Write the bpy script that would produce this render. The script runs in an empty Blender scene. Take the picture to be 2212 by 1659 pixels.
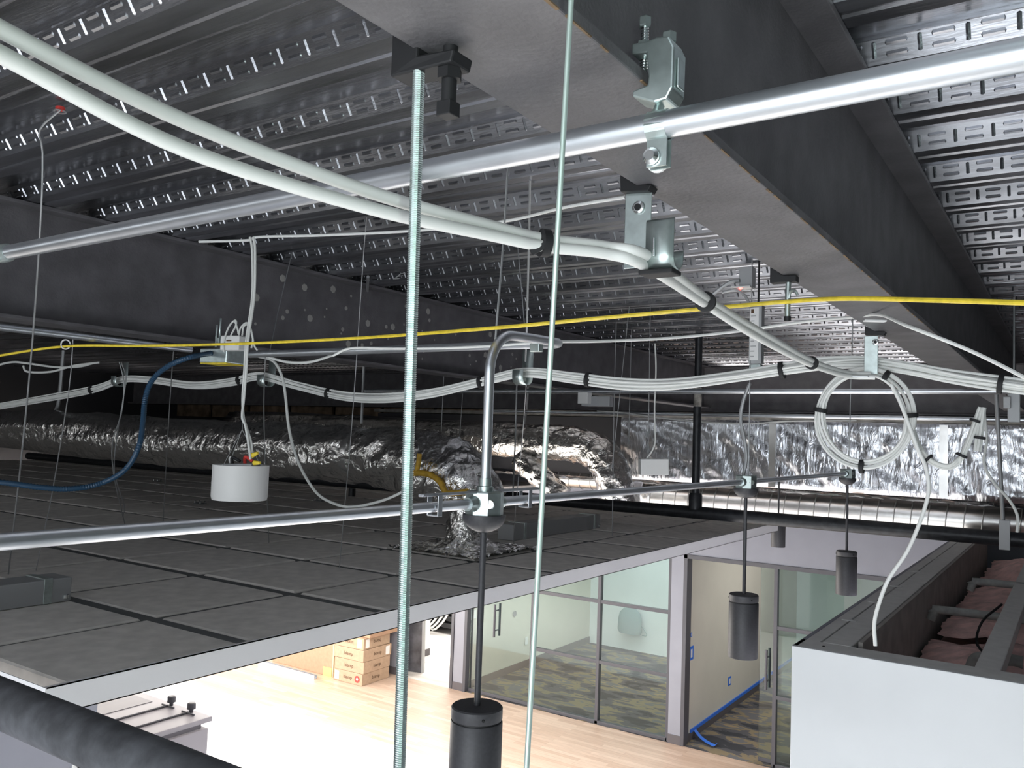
import bpy, bmesh, math, random
from mathutils import Vector, Matrix
random.seed(7)
sc = bpy.context.scene
col = sc.collection

# ------------------------------------------------------------------ camera
CZ = 3.75                                    # eye height above the floor
FPX, IW, IH = 1820.84, 2212.0, 1659.0
YAW, PIT, ROL = math.radians(-33.853), math.radians(3.456), math.radians(2.047)
fwd = Vector((math.sin(YAW)*math.cos(PIT), math.cos(YAW)*math.cos(PIT), math.sin(PIT)))
r0 = Vector((math.cos(YAW), -math.sin(YAW), 0)); u0 = r0.cross(fwd)
CR = math.cos(ROL)*r0 + math.sin(ROL)*u0
CU = -math.sin(ROL)*r0 + math.cos(ROL)*u0
cam = bpy.data.objects.new('camera', bpy.data.cameras.new('camera')); col.objects.link(cam)
cam.matrix_world = Matrix(((CR.x, CU.x, -fwd.x, 0), (CR.y, CU.y, -fwd.y, 0), (CR.z, CU.z, -fwd.z, CZ), (0, 0, 0, 1)))
cam.data.sensor_fit = 'HORIZONTAL'; cam.data.sensor_width = 36.0
cam.data.lens = 36.0*FPX/IW; cam.data.clip_start = 0.02; cam.data.clip_end = 200
sc.camera = cam

# ------------------------------------------------------------------ world, lights, exposure
w = bpy.data.worlds.new('world'); sc.world = w; w.use_nodes = True
w.node_tree.nodes['Background'].inputs[0].default_value = (0.75, 0.85, 1.0, 1)
w.node_tree.nodes['Background'].inputs[1].default_value = 0.1
sc.view_settings.view_transform = 'Standard'; sc.view_settings.look = 'None'
sc.view_settings.exposure = 0.0; sc.view_settings.gamma = 1.0
sc.view_settings.use_curve_mapping = False

def area(name, loc, aim, sx, sy, power, color=(1, 1, 1)):
    d = bpy.data.lights.new(name, 'AREA'); d.shape = 'RECTANGLE'; d.size = sx; d.size_y = sy
    d.energy = power; d.color = color
    o = bpy.data.objects.new(name, d); col.objects.link(o)
    o.location = (loc[0], loc[1], loc[2])
    o.rotation_euler = Vector(aim).to_track_quat('-Z', 'Y').to_euler()
    return o
# daylight through the window bands of the open office (all outside the frame)
area('daylight_window_rear', (-0.2, -4.2, 2.3), (0, 1, 0.0), 5.2, 3.8, 340, (0.90, 0.95, 1.0))
area('daylight_window_left', (-13.2, 5.6, 1.3), (1, 0, -0.15), 7.5, 2.0, 650, (1.0, 0.95, 0.88))
area('daylight_window_right', (6.2, -1.6, 1.6), (-1, 0.1, 0.0), 3.0, 1.6, 25, (0.80, 1.0, 0.95))
area('daylight_clerestory', (-9.5, -4.3, 3.75), (0.1, 1, -0.02), 7.0, 0.5, 55, (0.93, 0.97, 1.0))
# office ceiling fixtures recessed in the floating ceilings, shining down
area('office_downlight', (-5.2, 5.9, CZ-0.735), (0, 0, -1), 3.4, 2.2, 300, (1.0, 0.97, 0.93))
area('office_downlight_far', (-9.0, 5.6, CZ-0.735), (0, 0, -1), 3.0, 2.6, 250, (1.0, 0.96, 0.90))
# ceiling fixtures of the rooms behind the glass
area('meeting_room_light', (-5.7, 12.1, 2.80), (0, 0, -1), 2.2, 2.2, 62, (0.92, 0.98, 1.0))
area('corner_office_light', (-2.4, 12.1, 2.80), (0, 0, -1), 1.6, 2.2, 50, (1.0, 0.97, 0.92))
area('equipment_room_light', (-9.2, 12.3, 2.80), (0, 0, -1), 1.8, 2.4, 260, (1.0, 0.97, 0.92))
# the photographer's phone torch beside the lens
d_ = bpy.data.lights.new('phone_torch', 'POINT'); d_.energy = 9.0; d_.color = (0.82, 1.0, 0.90); d_.shadow_soft_size = 0.012
o_ = bpy.data.objects.new('phone_torch', d_); col.objects.link(o_); o_.location = Vector((0, 0, CZ)) + CR*0.05 + CU*0.05 - fwd*0.01

# ------------------------------------------------------------------ pixel rays (camera-relative metres)
def ray(px, py):
    return CR*((px-IW/2)/FPX) - CU*((py-IH/2)/FPX) + fwd
def P(px, py, X=None, Y=None, Z=None, d=None):
    r = ray(px, py)
    if X is not None: return r*(X/r.x)
    if Y is not None: return r*(Y/r.y)
    if Z is not None: return r*(Z/r.z)
    return r*d
def V(*a): return Vector(a)

# ------------------------------------------------------------------ materials
MATS = {}
def mat(name, color, rough=0.5, metal=0.0, noise=0.0, nscale=8.0, bump=0.0, bscale=40.0, spec=None, stretch=None, color2=None):
    if name in MATS: return MATS[name]
    m = bpy.data.materials.new(name); m.use_nodes = True; nt = m.node_tree; b = nt.nodes['Principled BSDF']
    b.inputs['Base Color'].default_value = (*color, 1); b.inputs['Roughness'].default_value = rough
    b.inputs['Metallic'].default_value = metal
    if spec is not None: b.inputs['Specular IOR Level'].default_value = spec
    if noise or bump or color2:
        tc = nt.nodes.new('ShaderNodeTexCoord'); mp = nt.nodes.new('ShaderNodeMapping')
        nt.links.new(tc.outputs['Object'], mp.inputs[0])
        if stretch: mp.inputs['Scale'].default_value = stretch
    if noise or color2:
        n = nt.nodes.new('ShaderNodeTexNoise'); n.inputs['Scale'].default_value = nscale; n.inputs['Detail'].default_value = 6
        nt.links.new(mp.outputs[0], n.inputs['Vector'])
        rp = nt.nodes.new('ShaderNodeValToRGB'); nt.links.new(n.outputs['Fac'], rp.inputs[0])
        c2 = color2 or tuple(max(0, c*(1-noise)) for c in color)
        c1 = color if color2 else tuple(min(1, c*(1+noise)) for c in color)
        rp.color_ramp.elements[0].position = 0.35; rp.color_ramp.elements[0].color = (*c2, 1)
        rp.color_ramp.elements[1].position = 0.65; rp.color_ramp.elements[1].color = (*c1, 1)
        nt.links.new(rp.outputs[0], b.inputs['Base Color'])
    if bump:
        n2 = nt.nodes.new('ShaderNodeTexNoise'); n2.inputs['Scale'].default_value = bscale; n2.inputs['Detail'].default_value = 4
        nt.links.new(mp.outputs[0], n2.inputs['Vector'])
        bp = nt.nodes.new('ShaderNodeBump'); bp.inputs['Strength'].default_value = bump; bp.inputs['Distance'].default_value = 0.01
        nt.links.new(n2.outputs['Fac'], bp.inputs['Height']); nt.links.new(bp.outputs[0], b.inputs['Normal'])
    MATS[name] = m; return m

def foil_mat(name, base, scale, strength, rough, stretch=(1, 1, 1)):
    m = bpy.data.materials.new(name); m.use_nodes = True; nt = m.node_tree; b = nt.nodes['Principled BSDF']
    b.inputs['Base Color'].default_value = (*base, 1); b.inputs['Metallic'].default_value = 1.0; b.inputs['Roughness'].default_value = rough
    tc0 = nt.nodes.new('ShaderNodeTexCoord'); tc = nt.nodes.new('ShaderNodeMapping'); tc.inputs['Scale'].default_value = stretch; nt.links.new(tc0.outputs['Object'], tc.inputs[0]); n = nt.nodes.new('ShaderNodeTexNoise'); n.inputs['Scale'].default_value = scale*0.6
    n.inputs['Detail'].default_value = 3; n.inputs['Distortion'].default_value = 0.6
    nt.links.new(tc.outputs[0], n.inputs['Vector'])
    mx = nt.nodes.new('ShaderNodeVectorMath'); mx.operation = 'MULTIPLY_ADD'
    nt.links.new(n.outputs['Color'], mx.inputs[0]); mx.inputs[1].default_value = (0.35,)*3
    nt.links.new(tc.outputs[0], mx.inputs[2])
    v = nt.nodes.new('ShaderNodeTexVoronoi'); v.inputs['Scale'].default_value = scale; v.feature = 'F1'
    nt.links.new(mx.outputs[0], v.inputs['Vector'])
    n2 = nt.nodes.new('ShaderNodeTexNoise'); n2.inputs['Scale'].default_value = scale*2.2; n2.inputs['Detail'].default_value = 5
    n2.inputs['Distortion'].default_value = 1.2
    nt.links.new(tc.outputs[0], n2.inputs['Vector'])
    ad = nt.nodes.new('ShaderNodeMath'); ad.operation = 'ADD'
    nt.links.new(v.outputs['Distance'], ad.inputs[0]); nt.links.new(n2.outputs['Fac'], ad.inputs[1])
    bp = nt.nodes.new('ShaderNodeBump'); bp.inputs['Strength'].default_value = strength; bp.inputs['Distance'].default_value = 0.03
    nt.links.new(ad.outputs[0], bp.inputs['Height']); nt.links.new(bp.outputs[0], b.inputs['Normal'])
    MATS[name] = m; return m

def glass_mat(name, tint, gloss=1.0):
    m = bpy.data.materials.new(name); m.use_nodes = True; nt = m.node_tree; nt.nodes.clear()
    out = nt.nodes.new('ShaderNodeOutputMaterial'); mix = nt.nodes.new('ShaderNodeMixShader')
    tr = nt.nodes.new('ShaderNodeBsdfTransparent'); tr.inputs[0].default_value = (*tint, 1)
    gl = nt.nodes.new('ShaderNodeBsdfGlossy'); gl.inputs['Roughness'].default_value = 0.02
    fr = nt.nodes.new('ShaderNodeFresnel'); fr.inputs['IOR'].default_value = 1.5
    nt.links.new(fr.outputs[0], mix.inputs[0]); nt.links.new(tr.outputs[0], mix.inputs[1]); nt.links.new(gl.outputs[0], mix.inputs[2])
    nt.links.new(mix.outputs[0], out.inputs[0]); MATS[name] = m; return m

def ramp_mat(name, stops, nscale, rough, stretch=(1, 1, 1), interp='CONSTANT', detail=4, bump=0.0):
    m = bpy.data.materials.new(name); m.use_nodes = True; nt = m.node_tree; b = nt.nodes['Principled BSDF']
    b.inputs['Roughness'].default_value = rough
    tc = nt.nodes.new('ShaderNodeTexCoord'); mp = nt.nodes.new('ShaderNodeMapping'); mp.inputs['Scale'].default_value = stretch
    nt.links.new(tc.outputs['Object'], mp.inputs[0])
    n = nt.nodes.new('ShaderNodeTexNoise'); n.inputs['Scale'].default_value = nscale; n.inputs['Detail'].default_value = detail
    nt.links.new(mp.outputs[0], n.inputs['Vector'])
    rp = nt.nodes.new('ShaderNodeValToRGB'); rp.color_ramp.interpolation = interp
    nt.links.new(n.outputs['Fac'], rp.inputs[0])
    e = rp.color_ramp.elements
    while len(e) < len(stops): e.new(0.5)
    for k, (p, c) in enumerate(stops): e[k].position = p; e[k].color = (*c, 1)
    nt.links.new(rp.outputs[0], b.inputs['Base Color'])
    MATS[name] = m; return m

def wood_mat():
    m = bpy.data.materials.new('wood_floor'); m.use_nodes = True; nt = m.node_tree; b = nt.nodes['Principled BSDF']
    b.inputs['Roughness'].default_value = 0.38
    tc = nt.nodes.new('ShaderNodeTexCoord')
    br = nt.nodes.new('ShaderNodeTexBrick'); br.offset = 0.37; br.inputs['Scale'].default_value = 1.0
    br.inputs['Brick Width'].default_value = 0.9; br.inputs['Row Height'].default_value = 0.075
    br.inputs['Mortar Size'].default_value = 0.0015; br.inputs['Bias'].default_value = 0.0
    br.inputs['Color1'].default_value = (0.74, 0.57, 0.46, 1); br.inputs['Color2'].default_value = (0.60, 0.43, 0.33, 1)
    br.inputs['Mortar'].default_value = (0.48, 0.34, 0.26, 1)
    nt.links.new(tc.outputs['Object'], br.inputs['Vector'])
    mp = nt.nodes.new('ShaderNodeMapping'); mp.inputs['Scale'].default_value = (2, 30, 1); nt.links.new(tc.outputs['Object'], mp.inputs[0])
    n = nt.nodes.new('ShaderNodeTexNoise'); n.inputs['Scale'].default_value = 2; nt.links.new(mp.outputs[0], n.inputs['Vector'])
    mx = nt.nodes.new('ShaderNodeMix'); mx.data_type = 'RGBA'; mx.blend_type = 'MULTIPLY'; mx.inputs[0].default_value = 0.35
    nt.links.new(br.outputs['Color'], mx.inputs[6]); nt.links.new(n.outputs['Fac'], mx.inputs[7])
    nt.links.new(mx.outputs[2], b.inputs['Base Color']); MATS['wood_floor'] = m; return m

galv = mat('galvanized_deck', (0.40, 0.41, 0.44), 0.26, 0.95, 0.35, 4.0, 0.10, 40, stretch=(0.4, 3, 3))
steel = mat('primed_steel', (0.115, 0.110, 0.118), 0.55, 0.0, 0.18, 9, 0.15, 120)
rust = mat('rusty_edge', (0.17, 0.11, 0.06), 0.8, 0.0, 0.35, 30)
emt = mat('conduit_zinc', (0.66, 0.69, 0.73), 0.36, 0.95, 0.06, 14)
zinc = mat('zinc_plate', (0.56, 0.64, 0.63), 0.34, 0.9, 0.12, 40)
chrome = mat('bright_bolt', (0.8, 0.83, 0.83), 0.2, 1.0)
bronze = mat('black_clamp', (0.02, 0.02, 0.022), 0.55, 0.3)
iron = mat('black_pipe', (0.022, 0.024, 0.028), 0.42, 0.2, 0.3, 25, 0.1, 80)
jacket = mat('cable_jacket', (0.78, 0.79, 0.77), 0.45)
jacket2 = mat('cable_jacket_grey', (0.62, 0.63, 0.61), 0.5)
strapm = mat('black_strap', (0.012, 0.012, 0.014), 0.7)
yellow = mat('yellow_jacket', (0.78, 0.60, 0.05), 0.45, 0, 0.12, 60)
bluefx = mat('blue_flex', (0.014, 0.05, 0.10), 0.4)
wire = mat('hanger_steel', (0.42, 0.43, 0.44), 0.45, 0.7)
tile_m = mat('tile_backing', (0.72, 0.69, 0.65), 0.92, 0, 0.10, 14)
tee_m = mat('tee_bar', (0.13, 0.135, 0.14), 0.7)
fascia_m = mat('white_fascia', (0.83, 0.82, 0.83), 0.6)
paint_w = mat('white_paint', (0.78, 0.80, 0.82), 0.6, 0, 0.02, 3)
lav = mat('lavender_paint', (0.275, 0.285, 0.335), 0.65, 0, 0.03, 4)
cream = mat('cream_paint', (0.66, 0.64, 0.57), 0.7, 0, 0.02, 3)
base_m = mat('rubber_base', (0.11, 0.10, 0.11), 0.6)
frame_m = mat('charcoal_frame', (0.085, 0.085, 0.10), 0.45)
blackm = mat('pendant_black', (0.052, 0.052, 0.058), 0.52, 0.1, 0.1, 120)
blackm2 = mat('pendant_groove', (0.012, 0.012, 0.013), 0.6)
cardb = mat('cardboard', (0.46, 0.33, 0.23), 0.8, 0, 0.06, 20)
cardb2 = mat('cardboard_red', (0.43, 0.27, 0.18), 0.8, 0, 0.06, 20)
inkm = mat('carton_ink', (0.10, 0.055, 0.03), 0.8)
papm = mat('white_label', (0.85, 0.85, 0.85), 0.7)
redm = mat('red_print', (0.75, 0.06, 0.05), 0.6)
limem = mat('yellow_note', (0.80, 0.85, 0.20), 0.7)
tapem = mat('carton_tape', (0.66, 0.52, 0.34), 0.4)
pink = mat('pink_batt', (0.80, 0.55, 0.52), 0.95, 0, 0.22, 9, 0.8, 40)
track = mat('dusty_track', (0.68, 0.68, 0.67), 0.75, 0.0, 0.05, 20)
brownb = mat('board_paper', (0.38, 0.36, 0.345), 0.9, 0, 0.12, 10)
greyw = mat('pipe_wrap', (0.36, 0.37, 0.36), 0.7, 0.1, 0.15, 30)
foil = foil_mat('foil_wrap', (0.80, 0.79, 0.77), 7.0, 0.5, 0.19)
foil2 = foil_mat('foil_board', (0.66, 0.68, 0.72), 2.6, 0.34, 0.23, (3.2, 1.0, 0.9))
spiral = mat('spiral_duct', (0.72, 0.72, 0.71), 0.27, 0.95, 0.08, 8)
mastic = mat('yellow_mastic', (0.50, 0.30, 0.03), 0.6, 0, 0.2, 30, 0.4, 60)
canw = mat('white_can', (0.70, 0.70, 0.69), 0.5)
lightgrey = mat('grey_housing', (0.40, 0.41, 0.42), 0.5, 0.4)
bluetape = mat('blue_tape', (0.03, 0.17, 0.72), 0.6)
bagm = mat('bag_reflection_tone', (0.33, 0.40, 0.42), 0.85)
rackm = mat('rack_black', (0.03, 0.03, 0.032), 0.5)
whitefl = mat('white_floor', (0.86, 0.86, 0.86), 0.35)
cab_m = mat('cabinet_grey', (0.34, 0.325, 0.36), 0.5)
cab_d = mat('cabinet_panel', (0.22, 0.21, 0.235), 0.5)
darkpl = mat('plenum_dark', (0.05, 0.05, 0.055), 0.8)
glass = glass_mat('partition_glass', (0.88, 0.94, 0.92))
carpet = ramp_mat('camo_carpet', [(0.0, (0.03, 0.032, 0.04)), (0.43, (0.075, 0.075, 0.085)), (0.50, (0.20, 0.16, 0.10)), (0.56, (0.12, 0.12, 0.13)), (0.63, (0.26, 0.20, 0.12))], 1.0, 0.95, (1.5, 3.0, 1))
palecarpet = ramp_mat('pale_carpet', [(0.3, (0.40, 0.37, 0.35)), (0.6, (0.62, 0.59, 0.56))], 2.0, 0.95, (1, 3, 1), 'LINEAR')
wood_mat()
led = bpy.data.materials.new('red_led'); led.use_nodes = True
led.node_tree.nodes['Principled BSDF'].inputs['Emission Color'].default_value = (1, 0.05, 0.03, 1)
led.node_tree.nodes['Principled BSDF'].inputs['Emission Strength'].default_value = 6

# ------------------------------------------------------------------ mesh builder
class MB:
    def __init__(s): s.v = []; s.f = []
    def add(s, vs, fs):
        o = len(s.v); s.v += [Vector(v) for v in vs]; s.f += [tuple(i+o for i in f) for f in fs]; return s
    def bx(s, x0, x1, y0, y1, z0, z1):
        x0, x1 = min(x0, x1), max(x0, x1); y0, y1 = min(y0, y1), max(y0, y1); z0, z1 = min(z0, z1), max(z0, z1)
        return s.add([(x0,y0,z0),(x1,y0,z0),(x1,y1,z0),(x0,y1,z0),(x0,y0,z1),(x1,y0,z1),(x1,y1,z1),(x0,y1,z1)],
                     [(3,2,1,0),(4,5,6,7),(0,1,5,4),(1,2,6,5),(2,3,7,6),(3,0,4,7)])
    def obox(s, c, size, ax=(1,0,0), up=(0,0,1)):
        c = Vector(c); a = Vector(ax).normalized(); u = Vector(up); u = (u - a*u.dot(a)).normalized(); b = u.cross(a)
        h = [x/2 for x in size]; vs = []
        for sz in (-1, 1):
            for sx, sy in ((-1,-1),(1,-1),(1,1),(-1,1)): vs.append(c + a*(h[0]*sx) + b*(h[1]*sy) + u*(h[2]*sz))
        return s.add(vs, [(3,2,1,0),(4,5,6,7),(0,1,5,4),(1,2,6,5),(2,3,7,6),(3,0,4,7)])
    def cyl(s, a, b, r, n=12, r2=None):
        return s.tube([Vector(a), Vector(b)], [r, r if r2 is None else r2], n, smooth=0)
    def tube(s, pts, r, n=8, smooth=4, closed=False, ell=None):
        pts = [Vector(p) for p in pts]
        rs = r if isinstance(r, (list, tuple)) else [r]*len(pts)
        if smooth: pts, rs = spline(pts, smooth, closed, rs)
        m = len(pts); base = len(s.v); prev = None
        for i, p in enumerate(pts):
            if closed: t = pts[(i+1) % m] - pts[i-1]
            else: t = pts[min(i+1, m-1)] - pts[max(i-1, 0)]
            t.normalize()
            if prev is None:
                q = Vector((0,0,1)) if abs(t.z) < 0.9 else Vector((1,0,0))
                na = (q - t*q.dot(t)).normalized()
            else:
                na = (prev - t*prev.dot(t)).normalized()
            prev = na; nb = t.cross(na)
            for k in range(n):
                a = 2*math.pi*k/n; s.v.append(p + na*(math.cos(a)*rs[i]) + nb*(math.sin(a)*rs[i]*(ell or 1)))
        for i in range(m if closed else m-1):
            j = (i+1) % m
            for k in range(n):
                l = (k+1) % n; s.f.append((base+i*n+k, base+i*n+l, base+j*n+l, base+j*n+k))
        if not closed:
            s.f.append(tuple(base+k for k in reversed(range(n)))); s.f.append(tuple(base+(m-1)*n+k for k in range(n)))
        return s
    def lathe(s, c, prof, n=24, ax=(0,0,1)):
        c = Vector(c); a = Vector(ax).normalized(); q = Vector((1,0,0)) if abs(a.x) < 0.9 else Vector((0,1,0))
        u = (q - a*q.dot(a)).normalized(); v = a.cross(u); base = len(s.v)
        for r, h in prof:
            for k in range(n):
                t = 2*math.pi*k/n; s.v.append(c + a*h + u*(r*math.cos(t)) + v*(r*math.sin(t)))
        for i in range(len(prof)-1):
            for k in range(n):
                l = (k+1) % n; s.f.append((base+i*n+k, base+i*n+l, base+(i+1)*n+l, base+(i+1)*n+k))
        s.f.append(tuple(base+k for k in reversed(range(n)))); m = base+(len(prof)-1)*n; s.f.append(tuple(m+k for k in range(n)))
        return s
    def prism(s, poly, vec):
        n = len(poly); p = [Vector(q) for q in poly]; w_ = Vector(vec); vs = p + [q+w_ for q in p]
        return s.add(vs, [tuple(reversed(range(n))), tuple(range(n, 2*n))] + [(i, (i+1)%n, (i+1)%n+n, i+n) for i in range(n)])
    def build(s, name, material, parent=None, smooth=False, bevel=0.0, origin=None, seg=2):
        vs = s.v
        if parent is not None: og = Vector(parent['_o'])
        else:
            if origin is None:
                xs = [v.x for v in vs]; ys = [v.y for v in vs]; zs = [v.z for v in vs]
                origin = ((min(xs)+max(xs))/2, (min(ys)+max(ys))/2, min(zs))
            og = Vector(origin)
        me = bpy.data.meshes.new(name); me.from_pydata([v-og for v in vs], [], s.f); me.validate()
        bm = bmesh.new(); bm.from_mesh(me)
        bmesh.ops.recalc_face_normals(bm, faces=bm.faces)
        if bevel:
            ed = [e for e in bm.edges if len(e.link_faces) == 2 and e.calc_face_angle(0) > 0.5]
            bmesh.ops.bevel(bm, geom=ed, offset=bevel, segments=seg, profile=0.5, affect='EDGES', clamp_overlap=True)
        if smooth:
            for f in bm.faces: f.smooth = len(f.verts) == 4 or len(f.verts) == 3
            for e in bm.edges:
                if len(e.link_faces) == 2 and e.calc_face_angle(0) > 0.7: e.smooth = False
        bm.to_mesh(me); bm.free()
        me.materials.append(material)
        o = bpy.data.objects.new(name, me); col.objects.link(o)
        if parent is None:
            o.location = og + Vector((0, 0, CZ))
        else: o.parent = parent
        o['_o'] = tuple(og)
        return o

def spline(pts, k, closed=False, rs=None):
    n = len(pts); out = []; ro = []
    if n < 3: k = max(k, 1)
    rng = n if closed else n-1
    for i in range(rng):
        p1, p2 = pts[i], pts[(i+1) % n]
        p0 = pts[i-1] if (closed or i > 0) else p1*2-p2
        p3 = pts[(i+2) % n] if (closed or i+2 < n) else p2*2-p1
        for j in range(k):
            t = j/k; t2 = t*t; t3 = t2*t
            out.append(0.5*((2*p1) + (p2-p0)*t + (2*p0-5*p1+4*p2-p3)*t2 + (3*p1-p0-3*p2+p3)*t3))
            if rs: ro.append(rs[i]*(1-t) + rs[(i+1) % n]*t)
    if not closed:
        out.append(pts[-1].copy())
        if rs: ro.append(rs[-1])
    return (out, ro) if rs is not None else out

def tag(o, label=None, cat=None, group=None, kind=None):
    if label: o['label'] = label
    if cat: o['category'] = cat
    if group: o['group'] = group
    if kind: o['kind'] = kind
    return o
def thing(name, label, cat, loc, group=None, kind=None):
    o = bpy.data.objects.new(name, None); col.objects.link(o); o.empty_display_size = 0.05
    o.location = Vector(loc) + Vector((0, 0, CZ)); o['_o'] = tuple(loc)
    return tag(o, label, cat, group, kind)
def struct(name, loc=(0, 0, 0)):
    o = thing(name, None, None, loc, kind='structure'); return o
def sub(mb, name, material, part, **k):                      # sub-part: shares the part's origin
    return mb.build(name, material, part, **k)
def text_mesh(name, body, size, origin, ax, up, material, parent):
    cu = bpy.data.curves.new(name, 'FONT'); cu.body = body; cu.size = size; cu.align_x = 'CENTER'; cu.align_y = 'CENTER'; cu.extrude = 0.0005
    t = bpy.data.objects.new(name, cu); col.objects.link(t)
    dg = bpy.context.evaluated_depsgraph_get()
    me = bpy.data.meshes.new_from_object(t.evaluated_get(dg)); bpy.data.objects.remove(t); bpy.data.curves.remove(cu)
    a = Vector(ax).normalized(); u = Vector(up).normalized(); nn = a.cross(u); og = Vector(parent['_o'])
    for v in me.vertices:
        c = v.co.copy(); v.co = Vector(origin) + a*c.x + u*c.y + nn*c.z - og
    me.materials.clear(); me.materials.append(material)
    o = bpy.data.objects.new(name, me); col.objects.link(o); o.parent = parent; o['_o'] = tuple(og); return o

FL = -CZ                                          # floor, camera-relative
GY = 10.09                                        # glass wall line
CT, CBT = -0.656, -0.722                          # top and bottom of the floating ceiling
FX = -2.076                                       # its edge

# ------------------------------------------------------------------ setting: floor
fl = struct('floor', (0, 0, FL))
MB().bx(-14, 7, 7.86, GY, FL-0.1, FL).build('wood_zone', MATS['wood_floor'], fl)
MB().bx(-14, 7, -4.6, 7.86, FL-0.1, FL).build('white_zone', whitefl, fl)
MB().bx(-7.45, 7, GY, 16, FL-0.1, FL).build('patterned_carpet', carpet, fl)
MB().bx(-14, -7.45, GY, 16, FL-0.1, FL).build('pale_carpet', palecarpet, fl)
MB().bx(-14, 7, 7.855, 7.865, FL, FL+0.002).build('transition_strip', paint_w, fl)

# outer shell, coloured dark to stand for the plenum's shade
for nm, b in (('wall_left', (-14.2, -14, -4.6, 16, FL, 0.9)), ('wall_right', (7, 7.2, -4.6, 16, FL, 0.9)),
              ('wall_rear', (-14, 7, -4.8, -4.6, FL, 0.9)), ('wall_far', (-14, 7, 16, 16.2, FL, 0.9))):
    tag(MB().bx(*b).build(nm, darkpl), kind='structure')
# added ceiling panels, put in to keep light off the deck
rc = struct('ceiling_light_block', (0, -2.5, CBT))
MB().bx(-13.9, 6.9, -4.0, -2.2, CBT, CT).build('panel', tile_m, rc)  # unseen behind the camera, blocks the rear window light
MB().bx(-13.9, -6.0, 7.2, GY-0.02, CBT, CT).build('panel', tile_m, rc)  # added to close the lit gap that brightened the left deck

# ------------------------------------------------------------------ setting: metal deck
PITCH, Y0, ZD = 0.3030, 0.919, 0.826
ceil = struct('ceiling', (0, 0, ZD))
XA, XB = -14.0, 7.0
def deck_profile(y):                               # one flute starting at its near, embossed web
    zb, zt = ZD-0.025, ZD+0.025
    return [(y-0.016, zt), (y+0.016, zb), (y+0.058, zb), (y+0.063, zb+0.005), (y+0.078, zb+0.005), (y+0.083, zb), (y+0.125, zb),
            (y+0.155, zt), (y+0.185, zt), (y+0.190, zt-0.006), (y+0.205, zt-0.006), (y+0.210, zt), (y+PITCH-0.016, zt)]
def emboss(mb, cx, y, u0_, v0_, du, dv, h):
    sl = Vector((0, 0.032, -0.05)).normalized(); nn = Vector((0, -0.05, -0.032)).normalized(); c = Vector((cx, y, ZD)) + Vector((1,0,0))*u0_ + sl*v0_
    X = Vector((1,0,0))
    if du > dv: a, b, la, lb = X, sl, du, dv
    else: a, b, la, lb = sl, X, dv, du
    e = lb*0.5
    vs = [c+a*(-la), c+a*(-la+e)+b*(-lb), c+a*(la-e)+b*(-lb), c+a*la, c+a*(la-e)+b*lb, c+a*(-la+e)+b*lb,
          c+a*(-la+e*1.2)+nn*h, c+a*(la-e*1.2)+nn*h]
    mb.add(vs, [(1,2,7,6), (4,5,6,7), (0,1,6), (5,0,6), (2,3,7), (3,4,7)])
EP = 0.0868
for sh_ in range(-6, 17):
    ys = [Y0 + PITCH*(3*sh_+k) for k in range(3)]
    if ys[0] > 15.6 or ys[0] < -4.6: continue
    mb = MB(); prof = []
    for y in ys: prof += deck_profile(y)
    n = len(prof)
    vs = [(XA, y, z) for y, z in prof] + [(XB, y, z) for y, z in prof]
    prof2 = [(y, z+0.0012) for y, z in prof]
    mb.add(vs, [(i, i+1, i+1+n, i+n) for i in range(n-1)])
    # side-lap lip of the sheet
    mb.bx(XA, XB, ys[2]+PITCH-0.018, ys[2]+PITCH-0.013, ZD+0.017, ZD+0.026)
    sheet = mb.build('deck_sheet', galv, ceil)
    if 0.2 < ys[2] and ys[0] < 9.2:
        eb = MB()
        for y in ys:
            x_lo = max(-9.5, -2.9-0.95*y-1.0); x_hi = min(1.3, 0.6)
            k = int(x_lo/EP); kk = int(x_hi/EP)
            for i in range(k, kk):
                cx = i*EP
                emboss(eb, cx, y, 0, 0, 0.0045, 0.018, 0.0035)
                emboss(eb, cx, y, EP*0.5, -0.0115, 0.022, 0.0055, 0.0035)
                emboss(eb, cx, y, EP*0.5, 0.0115, 0.022, 0.0055, 0.0035)
        tag(sub(eb, 'embossing', galv, sheet, smooth=True), kind='stuff')
MB().bx(XA, XB, -4.6, 16, ZD+0.03, ZD+0.12).build('slab', darkpl, ceil)

# ------------------------------------------------------------------ steel beams
def beam(label, x, y0, y1, axis='Y', zb=0.36, zt=0.80, fw=0.157):
    c = (x, (y0+y1)/2, zb) if axis == 'Y' else ((y0+y1)/2, x, zb)
    t = thing('steel_beam', label, 'beam', c)
    def bb(a0, a1, z0, z1):
        return MB().bx(a0, a1, y0, y1, z0, z1) if axis == 'Y' else MB().bx(y0, y1, a0, a1, z0, z1)
    fb = bb(x-fw/2, x+fw/2, zb, zb+0.014).build('bottom_flange', steel, t, bevel=0.002)
    bb(x-0.005, x+0.005, zb+0.014, zt-0.014).build('web', steel, t)
    bb(x-fw/2, x+fw/2, zt-0.014, zt).build('top_flange', steel, t, bevel=0.002)
    return t, fb
bm1, fb1 = beam('long dark steel beam crossing the upper right, grey underside facing down', -0.440, -4.6, 8.6)
bm2, _ = beam('dark steel beam behind the yellow cable on the left, paint-flecked web', -3.305, -4.6, 8.6)
beam('far dark steel girder above the foil-faced rectangular duct', 8.75, -14, 7, axis='X', zb=0.32, zt=0.80, fw=0.2)
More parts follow.
